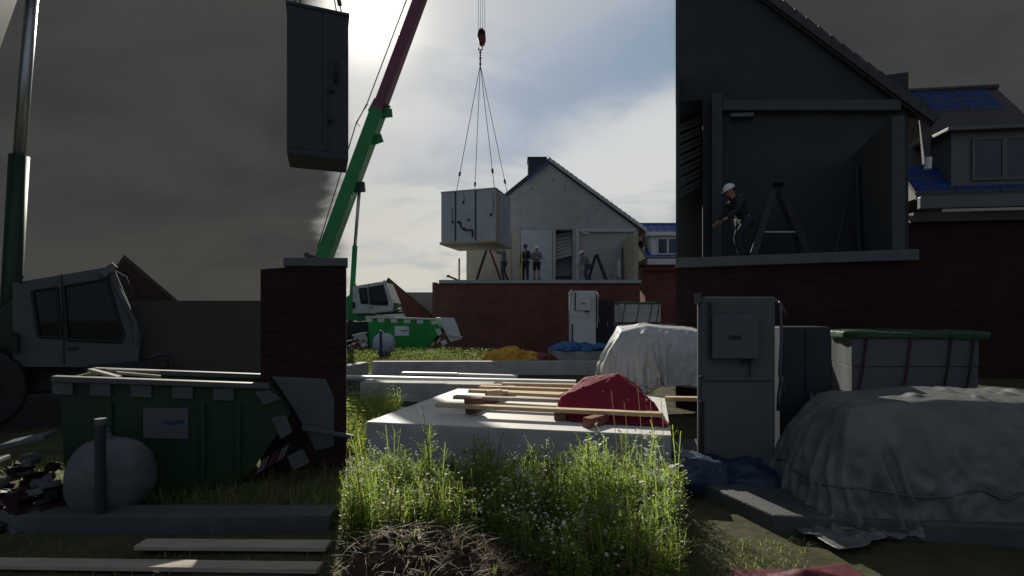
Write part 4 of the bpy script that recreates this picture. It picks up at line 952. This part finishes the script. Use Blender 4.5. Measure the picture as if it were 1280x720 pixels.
# ------------------------------------------------------------------ things on the upper floor
def stepladder(F, pts, label, m, near=False):
    (xa, ya), (xt, yt), (xb, yb) = pts; k = F.k; root = thing('step_ladder', label, 'ladder', F.p((xa + xb) / 2, ya)); w = .42
    for s, (bx_, by_) in enumerate(((xa, ya), (xb, yb))):
        a, t = F.p(bx_, by_, 0), F.p(xt + (1 if s else -1) * .9, yt, .06)
        mb = MB(); mb.beam(a, t, 2.6 * k, .05, up=F.n); mb.beam(a + F.n * w, t + F.n * (w - .12), 2.2 * k, .05, up=F.n)
        f = mb.build('ladder_leg', M['navy'] if s == 0 else m, root, .006)
        mb = MB()
        for i in range(1, 7 if not s else 3):
            u = i / (7 if not s else 3); p = a.lerp(t, u); q = (a + F.n * w).lerp(t + F.n * (w - .12), u); mb.beam(p, q, .06, .025)
        mb.build('rung', M['black'], f)
    MB().beam(F.p(xt - 2, yt, .0), F.p(xt + 2, yt, .0), .3, .04).build('top_cap', M['redpaint'] if not near else M['black'], root, .008)
    MB().beam(F.p(xa + (xt - xa) * .38, ya + (yt - ya) * .38, .02), F.p(xb + (xt - xb) * .38, yb + (yt - yb) * .38, .02), .02, .02).build('stay', M['alu'], root)
FU = Fr(26.4); yF = HY - (ZF - EYE) / 26.4 * FOC
stepladder(FU, ((594.5, yF), (610, 308.5), (627, yF)), 'tall dark and red step ladder standing under the hanging module', M['redpaint'])
FUr = Fr(26.6)
stepladder(FUr, ((735.5, yF), (746, 318.5), (759.5, yF)), 'dark step ladder in the end room beside the crouching worker', M['navy'])
fn = Fr(10.2, True, 19, 900, None); fn = FHN.back(1.0); 
yFN = 360 + ((HY - (ZFN - EYE) / fn.p(745, 340).y * FOC) - 360) / 3.137
stepladder(fn, ((735.5, yFN), (746, 318.5), (759.5, yFN)), 'black step ladder in the upper room of the dimmed grey house', M['black'], True)
def poles(F, z, names, near):
    for (x0, y0, x1, y1, r, m, lb) in names:
        a = F.p(x0, y0); a.z = z; solo('pole', MB().tube([a, F.p(x1, y1, .25)], r, 8), m, lb, 'pole', a)
poles(Fr(27.2), ZF, ((778.5, 348, 779, 309, .05, M['navy'], 'dark upright broom pole in the end room of the grey house'), (784.5, 348, 785, 331, .02, M['alu'], 'short thin pole beside the broom pole in the end room'), (768, 348, 774, 328, .025, M['alu'], 'thin leaning rod left of the broom pole in the end room')), False)
solo('bracket_plate', MB().box(Fr(27.2).p(774, 336), (.1, .05, .9)), M['white'], 'pale upright batten leaning on the wall of the end room', 'batten', Fr(27.2).p(774, 348))
f2 = FHN.back(1.5)
poles(f2, ZFN, ((778.5, 348, 779, 309, .045, M['navy'], 'black upright broom pole in the dimmed grey house'), (768, 348, 774, 328, .012, M['trim2'], 'thin leaning rod in the dimmed grey house'), (784.5, 348, 785, 331, .012, M['trim2'], 'short thin pole near the corner of the dimmed grey house')), True)
a = P(574, 352, 25.3); a.z = ZF
solo('pole', MB().tube([a, P(574, 323, 25.3)], .045, 8), M['wood'], 'pale upright timber post at the left edge of the upper floor', 'post', a)
mb = MB(); p0, p1 = P(560, 345, 25.2), P(573, 350.5, 25.2); mb.tube([p0, p1], .05, 8); mb.ball(p0, .08); solo('pipe', mb, M['wire'], 'dark pipe lying at the left end of the upper floor', 'pipe', p0)
solo('tool_tray', MB().box(P(704, 347.5, 26.3) + Vector((0, 0, .02)), (.85, .3, .18)), M['black'], 'low dark tray on the floor before the stair opening', 'tray', P(704, 349, 26.3), bevel=.03)

# ------------------------------------------------------------------ people
def skin_obj(joints, bones, root_j, lvl=2):
    names = list(joints); idx = {n: i for i, n in enumerate(names)}
    me = bpy.data.meshes.new('skin'); me.from_pydata([joints[n][0] for n in names], [(idx[a], idx[b]) for a, b in bones], [])
    o = bpy.data.objects.new('skin', me); COL.objects.link(o)
    md = o.modifiers.new('s', 'SKIN'); md.use_smooth_shade = True
    ss = o.modifiers.new('ss', 'SUBSURF'); ss.levels = lvl; ss.render_levels = lvl
    for n in names:
        sv = me.skin_vertices[0].data[idx[n]]; r = joints[n][1]; sv.radius = r if hasattr(r, '__len__') else (r, r); sv.use_root = (n == root_j)
    dg = bpy.context.evaluated_depsgraph_get(); ev = o.evaluated_get(dg); m2 = bpy.data.meshes.new_from_object(ev)
    bpy.data.objects.remove(o); bpy.data.meshes.remove(me)
    bm = bmesh.new(); bm.from_mesh(m2); bpy.data.meshes.remove(m2); return bm
def person(loc, turn, J, clothes, label, cat='worker', helm='helmet', scale=1.0):
    """J: joint positions in a figure-local frame (x right, y forward, z up; metres)"""
    V = {k: Vector(v) for k, v in J.items()}
    shirt, pants, shorts = clothes
    root = thing('person', label, 'person', loc)
    T = Matrix.Translation(loc) @ Matrix.Rotation(turn, 4, 'Z') @ Matrix.Scale(scale, 4)
    rad = dict(pelvis=(.125, .10), waist=(.12, .095), chest=(.145, .11), neckb=(.075, .07), neck=.052, headc=.06)
    js = {k: (V[k], rad[k]) for k in ('pelvis', 'waist', 'chest', 'neckb', 'neck', 'headc')}
    bones = [('pelvis', 'waist'), ('waist', 'chest'), ('chest', 'neckb'), ('neckb', 'neck'), ('neck', 'headc')]
    for s in 'lr':
        for nm, r in (('sh', .058), ('el', .043), ('wr', .029), ('hd', .036), ('hip', .088), ('kn', .057), ('an', .040), ('toe', .036)): js[nm + s] = (V[nm + s], r)
        bones += [('chest', 'sh' + s), ('sh' + s, 'el' + s), ('el' + s, 'wr' + s), ('wr' + s, 'hd' + s), ('pelvis', 'hip' + s), ('hip' + s, 'kn' + s), ('kn' + s, 'an' + s), ('an' + s, 'toe' + s)]
    bm = skin_obj(js, bones, 'pelvis'); mb = MB(); mb.bm.free(); mb.bm = bm
    fwd = V['face'].normalized(); hc = V['headc'] + Vector((0, 0, .045)); up = (V['headc'] - V['neck']).normalized(); rt_ = fwd.cross(up).normalized(); up = rt_.cross(fwd)
    M3 = Matrix((rt_, fwd, up)).transposed()
    mb.ball(hc, (.076, .096, .118), 18, 12, M3); mb.ball(hc + fwd * .035 - up * .075, (.052, .055, .048), 12, 8, M3)
    mb.ball(hc + fwd * .098 - up * .02, (.014, .022, .026), 8, 6, M3)
    for s in (-1, 1): mb.ball(hc + rt_ * .078 * s - up * .015, (.012, .022, .032), 8, 6, M3)
    for s in 'lr':                                       # five fingers closed a little
        w, h = V['wr' + s], V['hd' + s]; d = (h - w).normalized(); sd = d.cross(Vector((0, 0, 1)) if abs(d.z) < .9 else fwd).normalized(); dn = d.cross(sd)
        if dn.dot(fwd) < 0 and abs(d.z) > .5: dn = -dn
        for i in range(4):
            b = h + sd * (i - 1.5) * .019 + d * .02; ln = (.062, .072, .07, .055)[i]
            mb.tube([b - d * .03, b + d * ln * .5, b + d * ln * .85 + dn * ln * .35, b + d * ln * .9 + dn * ln * .7], .0092, 6, .0065)
        b = h - d * .03 + sd * -.034; mb.tube([b, b - sd * .025 + d * .02, b - sd * .02 + d * .055 + dn * .02], .0105, 6, .008)
    mb.bm.transform(T); body = mb.build('body', M['skin'], root, smooth=True)
    e = MB(); [e.ball(hc + fwd * .088 + rt_ * .031 * s + up * .012, (.012, .008, .008), 8, 6, M3) for s in (-1, 1)]; e.bm.transform(T); e.build('eyes', M['eye'], body)
    e = MB(); e.ball(hc + fwd * .09 - up * .062, (.024, .006, .006), 8, 6, M3); e.bm.transform(T); e.build('mouth', M['redtile'], body)
    e = MB(); e.ball(hc - fwd * .014 + up * .022, (.082, .098, .108), 14, 10, M3); e.bm.transform(T)
    # hair shows only below the helmet at the back
    e.build('hair', M['eye'], body, smooth=True)
    def garment(name, keep, infl, m, over={}):
        jj = {}
        for k in keep:
            p, r = js[k]; p = over.get(k, p); jj[k] = (p, tuple(q + infl for q in r) if hasattr(r, '__len__') else r + infl)
        bb = [(a, b) for a, b in bones if a in keep and b in keep]
        g = MB(); g.bm.free(); g.bm = skin_obj(jj, bb, keep[0]); g.bm.transform(T); return g.build(name, m, body, smooth=True)
    wl = {('wr' + s): V['el' + s].lerp(V['wr' + s], .95) for s in 'lr'}
    garment('jacket', ['waist', 'chest', 'neckb', 'shl', 'shr', 'ell', 'elr', 'wrl', 'wrr'] + ['pelvis'], .022, shirt, wl)
    kn = {('kn' + s): V['hip' + s].lerp(V['kn' + s], .92) for s in 'lr'}
    if shorts: garment('shorts', ['pelvis', 'hipl', 'hipr', 'knl', 'knr'], .026, pants, kn)
    else: garment('trousers', ['pelvis', 'hipl', 'hipr', 'knl', 'knr', 'anl', 'anr'], .020, pants)
    for s in 'lr':
        b = MB(); a, t = V['an' + s], V['toe' + s]; b.tube([a + Vector((0, 0, .09)), a], .062, 10); b.ball((a + t) / 2 - Vector((0, 0, .0)), (.052, .14, .05), 12, 8, Matrix.Rotation(-math.atan2((t - a).x, (t - a).y), 3, 'Z')); b.bm.transform(T); b.build('boot', M['black'], body, smooth=True)
    h = MB(); top = hc + up * .035
    n0 = len(h.bm.verts); h.ball(top, (.112, .135, .118), 20, 12, M3)
    dl = [v for v in h.bm.verts if (v.co - top).dot(up) < -.012]; bmesh.ops.delete(h.bm, geom=dl, context='VERTS')
    h.ball(top + fwd * .03 + up * .002, (.122, .165, .010), 20, 6, M3)
    h.bm.transform(T); h.build('helmet', M[helm], body, smooth=True)
    return root
STAND = dict(pelvis=(0, 0, .95), waist=(0, 0, 1.12), chest=(0, -.01, 1.34), neckb=(0, -.01, 1.47), neck=(0, .01, 1.54), headc=(0, .02, 1.62), face=(0, 1, -.12),
             shl=(-.185, 0, 1.42), shr=(.185, 0, 1.42), ell=(-.25, -.02, 1.14), elr=(.25, -.02, 1.14), wrl=(-.24, .10, .91), wrr=(.24, .10, .91), hdl=(-.235, .14, .83), hdr=(.235, .14, .83),
             hipl=(-.095, 0, .90), hipr=(.095, 0, .90), knl=(-.11, .03, .50), knr=(.11, .02, .50), anl=(-.12, 0, .10), anr=(.12, -.02, .10), toel=(-.14, .17, .04), toer=(.15, .15, .04))
def pose(**kw): d = dict(STAND); d.update(kw); return d
reach = pose(ell=(-.19, .24, 1.46), wrl=(-.14, .47, 1.56), hdl=(-.13, .55, 1.58), elr=(.20, .22, 1.38), wrr=(.14, .45, 1.50), hdr=(.13, .53, 1.53), face=(0, 1, .15), knl=(-.11, .08, .51), anr=(.12, -.16, .10), toer=(.14, .0, .04), chest=(0, .02, 1.34))
armsf = pose(ell=(-.27, .06, 1.16), wrl=(-.06, .24, 1.16), hdl=(.01, .25, 1.19), elr=(.27, .06, 1.16), wrr=(.08, .25, 1.10), hdr=(.0, .27, 1.12), face=(0, 1, -.35))
bend = pose(pelvis=(0, -.10, .82), waist=(0, -.05, .99), chest=(0, .06, 1.19), neckb=(0, .14, 1.30), neck=(0, .19, 1.35), headc=(0, .24, 1.41), face=(0, .9, -.5), shl=(-.18, .10, 1.25), shr=(.18, .10, 1.25),
            ell=(-.24, .24, 1.00), elr=(.24, .22, 1.00), wrl=(-.16, .42, .85), wrr=(.17, .40, .83), hdl=(-.14, .49, .81), hdr=(.15, .47, .79), hipl=(-.095, -.09, .80), hipr=(.095, -.09, .80), knl=(-.12, .16, .49), knr=(.12, .0, .43), anl=(-.12, .05, .10), anr=(.12, -.26, .12), toel=(-.14, .22, .04), toer=(.13, -.10, .04))
hold = pose(ell=(-.26, .05, 1.15), wrl=(-.16, .26, 1.02), hdl=(-.13, .33, 1.03), face=(.1, 1, -.25))
def up_pt(px, d): q = P(px, 350, d); q.z = ZF + .001; return q
person(up_pt(630, 26.0), R(80), reach, (M['cloth'], M['jeans'], False), 'worker in grey shirt and white helmet reaching up to steady the hanging module', scale=1.06)
person(up_pt(657, 26.2), R(150), hold, (M['clothdark'], M['clothdark'], False), 'worker in dark clothes and dark helmet holding a yellow level', helm='helmetdark', scale=1.09)
person(up_pt(671, 26.4), R(165), armsf, (M['cloth'], M['clothdark'], True), 'worker in shorts and white helmet standing with hands before his chest', scale=1.07)
person(up_pt(733, 26.4), R(105), bend, (M['cloth'], M['jeans'], False), 'bending worker in white helmet left of the ladder in the end room', scale=1.04)
q = FHN.back(.9).p(731, 340); q.z = ZFN + .001
person(q, R(100), bend, (M['clothdark'], M['clothdark'], False), 'bending worker in white helmet inside the upper room of the dimmed grey house', scale=.92)
a = up_pt(652, 25.9); solo('spirit_level', MB().beam(a, a + Vector((.01, .03, 1.52)), .05, .13, up=(0, 1, 0)), M['leveller'], 'upright yellow spirit level held by the dark clothed worker', 'level', a, bevel=.006)

# ------------------------------------------------------------------ vegetation
def leaf_mat(name, col, tr=.5, var=.35):
    return mat(name, col, .5, var, 5, spec=.4, trans=tr, tcol=(3.4, 3.0, 1.9) if col[1] > col[0] and col[1] < .4 else (1.2, 1.2, 1.1))
LM = [leaf_mat('mid green leaf', (0.115, 0.185, 0.045), .6), leaf_mat('yellow green leaf', (0.165, 0.215, 0.05), .6), leaf_mat('dark green leaf', (0.075, 0.125, 0.038), .6), leaf_mat('dry straw', (0.26, 0.19, 0.085), .3), leaf_mat('white petal', (0.75, 0.75, 0.72), .4, .05), leaf_mat('yellow flower centre', (0.55, 0.40, 0.04), .2), leaf_mat('red brown seed head', (0.12, 0.082, 0.042), .3), leaf_mat('dull grass', (0.050, 0.072, 0.022), .35), leaf_mat('olive grass', (0.085, 0.095, 0.035), .35)]
class Veg:
    def __init__(s): s.v, s.f, s.m = [], [], []
    def poly(s, pts, m): i = len(s.v); s.v += [tuple(p) for p in pts]; s.f.append(tuple(range(i, i + len(pts)))); s.m.append(m)
    def stem(s, pts, r, m):
        for p, q in zip(pts, pts[1:]):
            for a in (0, 1.57):
                o = Vector((math.cos(a), math.sin(a), 0)) * r; s.poly([p - o, p + o, q + o * .8, q - o * .8], m)
    def leaf(s, b, d, L, w, m, droop=.3):
        d = d.normalized(); sd = d.cross(Vector((0, 0, 1))); sd = sd.normalized() if sd.length > .01 else Vector((1, 0, 0))
        mid = b + d * L * .5 + Vector((0, 0, .0)); tip = b + d * L - Vector((0, 0, droop * L))
        s.poly([b, mid + sd * w / 2, tip, mid - sd * w / 2], m)
    def blade(s, b, az, L, w, lean, m):
        d = Vector((math.cos(az), math.sin(az), 0)); sd = Vector((-d.y, d.x, 0)); pr = None; n = 4
        for i in range(n):
            t0, t1 = i / n, (i + 1) / n
            c = lambda t: b + d * lean * L * t * t + Vector((0, 0, L * (t - .35 * lean * t * t)))
            s.poly([c(t0) - sd * w * (1 - t0) * .5, c(t0) + sd * w * (1 - t0) * .5, c(t1) + sd * w * (1 - t1) * .5 + sd * .0003, c(t1) - sd * w * (1 - t1) * .5], m)
    def build(s, name, parent=None, loc=None):
        me = bpy.data.meshes.new(name); off = OFF[parent.name] if parent else Vector(loc or (0, 0, 0))
        me.from_pydata([(a - off.x, b - off.y, c - off.z) for a, b, c in s.v], [], s.f)
        for m in LM: me.materials.append(m)
        me.polygons.foreach_set('material_index', s.m); me.update()
        o = bpy.data.objects.new(name, me); COL.objects.link(o)
        if parent: o.parent = parent
        else: o.location = off
        return o
RV = random.Random(11)
def rdir(el=0.3): a = RV.uniform(0, 6.283); return Vector((math.cos(a), math.sin(a), RV.uniform(-.2, 1) * el + .15))
def stalk(b, h, bend=.12):
    a = RV.uniform(0, 6.283); o = Vector((math.cos(a), math.sin(a), 0)) * h * bend * RV.uniform(.2, 1)
    return [b + o * (t * t) + Vector((0, 0, h * t)) for t in (0, .3, .6, 1)]
def bushy(vs, vl, b, h, pal, seed=False):
    pts = stalk(b, h, .2); vs.stem(pts, .002 + .002 * h, RV.choice((0, 2, 0, 6)))
    for k in range(int(6 + h * 14)):
        t = RV.uniform(.08, .95); p = along(pts, t); d = rdir(.9).normalized(); L = h * RV.uniform(.12, .34) * (1.15 - t * .75)
        tip = p + d * L + Vector((0, 0, L * .35)); q = p.lerp(tip, .5) + Vector((0, 0, -L * .06)); vs.stem([p, q, tip], .0011, pal[0])
        for j in range(RV.randint(6, 11)):
            u = RV.uniform(.1, 1); c = p.lerp(q, u * 2) if u < .5 else q.lerp(tip, u * 2 - 1)
            if seed and t > .6: vl.leaf(c, rdir(1.2), RV.uniform(.008, .018), .007, RV.choice((3, 6, pal[0])), .1)
            else:
                w = RV.uniform(.016, .042); vl.leaf(c, rdir(.8), w, w * RV.uniform(.25, .5), RV.choice(pal), RV.uniform(0, .4))
def along(pts, t):
    x = t * 3; i = min(int(x), 2); return pts[i].lerp(pts[i + 1], x - i)
def leafy(vs, vl, b, h, pal, n=None, spike=0.0, big=1.0):
    pts = stalk(b, h); vs.stem(pts, .0022 + .002 * h, pal[0] if RV.random() < .8 else 6)
    n = n or int(20 + h * 75)
    for i in range(n):
        t = RV.uniform(.06, 1); p = along(pts, t)
        if t > 1 - spike:
            for _ in range(2): vl.leaf(p + rdir() * .012, rdir(1.4), RV.uniform(.012, .028), .008, RV.choice((6, pal[0], 3)), .1)
        else:
            L = RV.uniform(.03, .075) * (1.15 - t * .7) * big; br = rdir(.7); q = p + br * RV.uniform(0, .05)
            vl.leaf(q, br, L, L * RV.uniform(.22, .42), RV.choice(pal), RV.uniform(0, .5))
def daisy(vs, vl, b, h, heads=6, rr=.0085):
    pts = stalk(b, h); vs.stem(pts, .003, 0)
    for i in range(int(12 + h * 40)): p = along(pts, RV.uniform(.05, .8)); vl.leaf(p, rdir(.7), RV.uniform(.02, .05), .010, RV.choice((0, 2, 0, 1)))
    for k in range(heads):
        p = along(pts, RV.uniform(.72, 1)); d = rdir(1.6); q = p + d * RV.uniform(.02, .10); vs.stem([p, q], .0014, 0)
        u = Vector((RV.uniform(-.4, .4), RV.uniform(-.6, .2), 1)).normalized(); a = u.cross(Vector((1, 0, 0))).normalized(); c = u.cross(a); r = rr * RV.uniform(.7, 1.3)
        for j in range(7):
            t = j * .898; w = .38; vl.poly([q, q + (a * math.cos(t - w) + c * math.sin(t - w)) * r + u * .002, q + (a * math.cos(t + w) + c * math.sin(t + w)) * r + u * .002], 4)
        vl.poly([q + u * .002 + (a * math.cos(t) + c * math.sin(t)) * r * .35 for t in (0, 1.57, 3.14, 4.71)], 5)
def tuft(vs, b, n, L, pal): 
    for i in range(n): vs.blade(b + Vector((RV.uniform(-.03, .03), RV.uniform(-.03, .03), 0)), RV.uniform(0, 6.283), L * RV.uniform(.5, 1.1), RV.uniform(.004, .009), RV.uniform(.15, .9), RV.choice(pal))

veg = Veg(); cnt = 0
def dens(x, y):
    u = x / y * FOC + CX
    e = min(1, max(0, (u - 430) / 10)) * min(1, max(0, (852 - u) / 12))
    return e
while cnt < 2200:
    y = RV.uniform(2.75, 4.75) ; x = RV.uniform(-1.65, 1.65)
    if RV.random() > dens(x, y): continue
    if y > 4.95 - x * .2 - .16: continue
    u = x / y * FOC + CX
    left = (u - 436) / 408
    lim = 3.50 if left < .42 else 3.5 - (left - .42) * 2.4
    if y < lim and RV.random() > .006: continue
    cnt += 1; b = Vector((x, y, 0)); r = RV.random()
    hmax = .50 - .22 * max(0, (y - 3.9)) 
    clump = .75 + .6 * noise.noise((x * 2.2, y * 2.2, 4))
    h = hmax * clump * RV.uniform(.55, 1.15)
    pal = RV.choice(([0, 0, 1, 2], [0, 2, 0, 1], [1, 1, 0, 3], [0, 2, 1, 3], [3, 8, 1, 6])) if noise.noise((x * 1.7, y * 1.7, 9)) > -.1 else RV.choice(([0, 2, 1, 0], [0, 1, 0, 2], [0, 8, 2, 3]))
    if r < .34: bushy(veg, veg, b, h * 1.1, pal, RV.random() < .2)
    elif r < .56: leafy(veg, veg, b, h, pal, spike=.0 if RV.random() < .75 else .25)
    elif r < .66: tuft(veg, b, RV.randint(4, 9), h * 1.05, RV.choice(([0, 1, 1], [0, 2, 0], [3, 1, 3])))
    elif r < (.86 if left > .45 else .75): daisy(veg, veg, b, h * 1.12, RV.randint(3, 8))
    else: leafy(veg, veg, b, h * .55, [2, 0, 2], big=1.4)
for i in range(420):                                     # low rosettes, dry litter on the soil edge
    x, y = RV.uniform(-1.1, .4), RV.uniform(2.75, 3.55); b = Vector((x, y, max(0, mound_h(x, y)) + .03))
    veg.blade(b, RV.uniform(0, 6.28), RV.uniform(.05, .14), .004, 1.6, 3)
    if i % 12 == 0: tuft(veg, b - Vector((0, 0, .03)), 6, .08, [0, 2, 2])
tag(veg.build('weeds'), 'tangle of green weeds and small white flowers filling the foreground', 'weeds', kind='stuff')

# tall weeds that stand out one by one
TW = [(458, 4.55, .62, 's', 'tall leafy weed at far left of the front slab face'), (490, 4.35, .74, 's', 'tall brownish seed weed before the left slab corner'), (528, 4.3, .70, 'l', 'bushy tall weed rising before the slab left of the planks'),
      (545, 4.1, .83, 's', 'tall thin weed with dark seed head crossing the slab edge'), (590, 4.2, .66, 'l', 'leafy weed before the slab below the timber block'), (612, 4.3, .72, 's', 'thin seeded weed before the slab below the planks'),
      (668, 4.2, .62, 'l', 'leafy weed before the middle of the slab face'), (718, 4.0, .66, 'l', 'pointed green weed below the left tip of the crimson tarpaulin'), (740, 4.15, .55, 'd', 'white flowering weed below the crimson tarpaulin'),
      (779, 4.1, .78, 'l', 'tall leafy weed rising in front of the crimson tarpaulin'), (806, 4.0, .70, 'd', 'white flowering weed near the right end of the slab'), (824, 3.7, .62, 'd', 'large white flowering weed close at the lower right'),
      (838, 4.2, .85, 's', 'tall reddish seed weed at the right end of the slab'), (640, 3.7, .45, 'g', 'broad bright green grass tuft in the middle of the weeds'), (512, 4.2, .58, 'l', 'dark leafy weed just right of the slab corner')]
for (px_, d_, h_, kd, lb) in TW:
    b = Vector(((px_ - CX) / FOC * d_, d_, 0)); root = thing('tall_weed', lb, 'weed', b, 'tall weeds before the front slab'); vs, vl = Veg(), Veg()
    if kd == 'l':
        for j in range(4): bushy(vs, vl, b + Vector((RV.uniform(-.05, .05), RV.uniform(-.05, .05), 0)), h_ * RV.uniform(.75, 1), [0, 1, 0, 2])
    elif kd == 's':
        for j in range(3): bushy(vs, vl, b + Vector((RV.uniform(-.06, .06), RV.uniform(-.05, .05), 0)), h_ * RV.uniform(.7, 1), [0, 1, 0, 2], True)
    elif kd == 'd':
        vl = vs
        for j in range(5): daisy(vs, vl, b + Vector((RV.uniform(-.1, .1), RV.uniform(-.08, .08), 0)), h_ * RV.uniform(.75, 1), 9, .013 if d_ > 3.8 else .019)
    else:
        tuft(vs, b, 14, h_, [0, 1, 0]); tuft(vl, b, 16, h_ * .9, [1, 0, 2])
    vs.build('stem', root)
    if vl is not vs: vl.build('foliage', root)
# dry stalks beside the crimson tarpaulin
for i, (px_, top) in enumerate(((803, 458), (817, 455), (831, 463), (772, 488), (788, 502))):
    b = Vector(((px_ - CX) / FOC * 4.45, 4.45, 0)); t = P(px_ - 8, top, 4.5); vs = Veg(); vs.stem([b, b.lerp(t, .5) + Vector((.02, 0, 0)), t], .0025, 3)
    for j in range(6): vs.leaf(t - Vector((0, 0, .02 * j)), rdir(1.2), .03, .006, 3)
    o = vs.build('dry_stalk', None, b); tag(o, 'thin dry straw stalk standing before the crimson tarpaulin', 'stalk', 'dry stalks before the crimson tarpaulin')
# grass strips further back and at the left foreground
gs = Veg()
for i in range(5200):
    d = RV.uniform(14.6, 20.8); px_ = RV.uniform(425, 705); x = (px_ - CX) / FOC * d
    c = noise.noise((x * .9, d * .9, 5)); gs.blade(Vector((x, d, 0)), RV.uniform(0, 6.28), RV.uniform(.12, .34) * (1 + .8 * max(0, c)), .018, RV.uniform(.2, .9), RV.choice((7, 8, 2, 7, 3)))
for i in range(900):
    d = RV.uniform(15.5, 20.5); px_ = RV.choice((RV.uniform(430, 470), RV.uniform(490, 560), RV.uniform(540, 620))); x = (px_ - CX) / FOC * d; b = Vector((x, d, 0))
    for _ in range(8): gs.leaf(b + Vector((RV.uniform(-.1, .1), RV.uniform(-.1, .1), RV.uniform(.05, .45))), rdir(.8), .09, .04, RV.choice((7, 8, 2)))
for i in range(2600):
    d = RV.uniform(5.8, 9.4); px_ = RV.uniform(425, 500); x = (px_ - CX) / FOC * d
    if x > -1.75 + (d - 5.3) * .28: continue
    gs.blade(Vector((x, d, 0)), RV.uniform(0, 6.28), RV.uniform(.15, .42), .012, RV.uniform(.2, .9), RV.choice((0, 1, 2, 3)))
    if i % 3 == 0: gs.leaf(Vector((x, d, RV.uniform(.05, .4))), rdir(.8), .07, .03, RV.choice((0, 1, 2)))
for i in range(4200):
    d = RV.uniform(3.98, 4.6) if i % 3 else RV.uniform(4.6, 5.6); px_ = RV.uniform(-15, 446); x = (px_ - CX) / FOC * d
    gs.blade(Vector((x, d, 0)), RV.uniform(0, 6.28), RV.uniform(.05, .17), .007, RV.uniform(.2, 1.1), RV.choice((2, 0, 2, 3)))
for i in range(1200):
    d = RV.uniform(2.6, 3.6); px_ = RV.choice((RV.uniform(-20, 440), RV.uniform(850, 1010))); x = (px_ - CX) / FOC * d
    gs.blade(Vector((x, d, 0)), RV.uniform(0, 6.28), RV.uniform(.03, .1), .006, RV.uniform(.4, 1.2), RV.choice((2, 3, 2)))
tag(gs.build('grass'), 'rough grass growing between the foundations and along the skips', 'grass', kind='stuff')
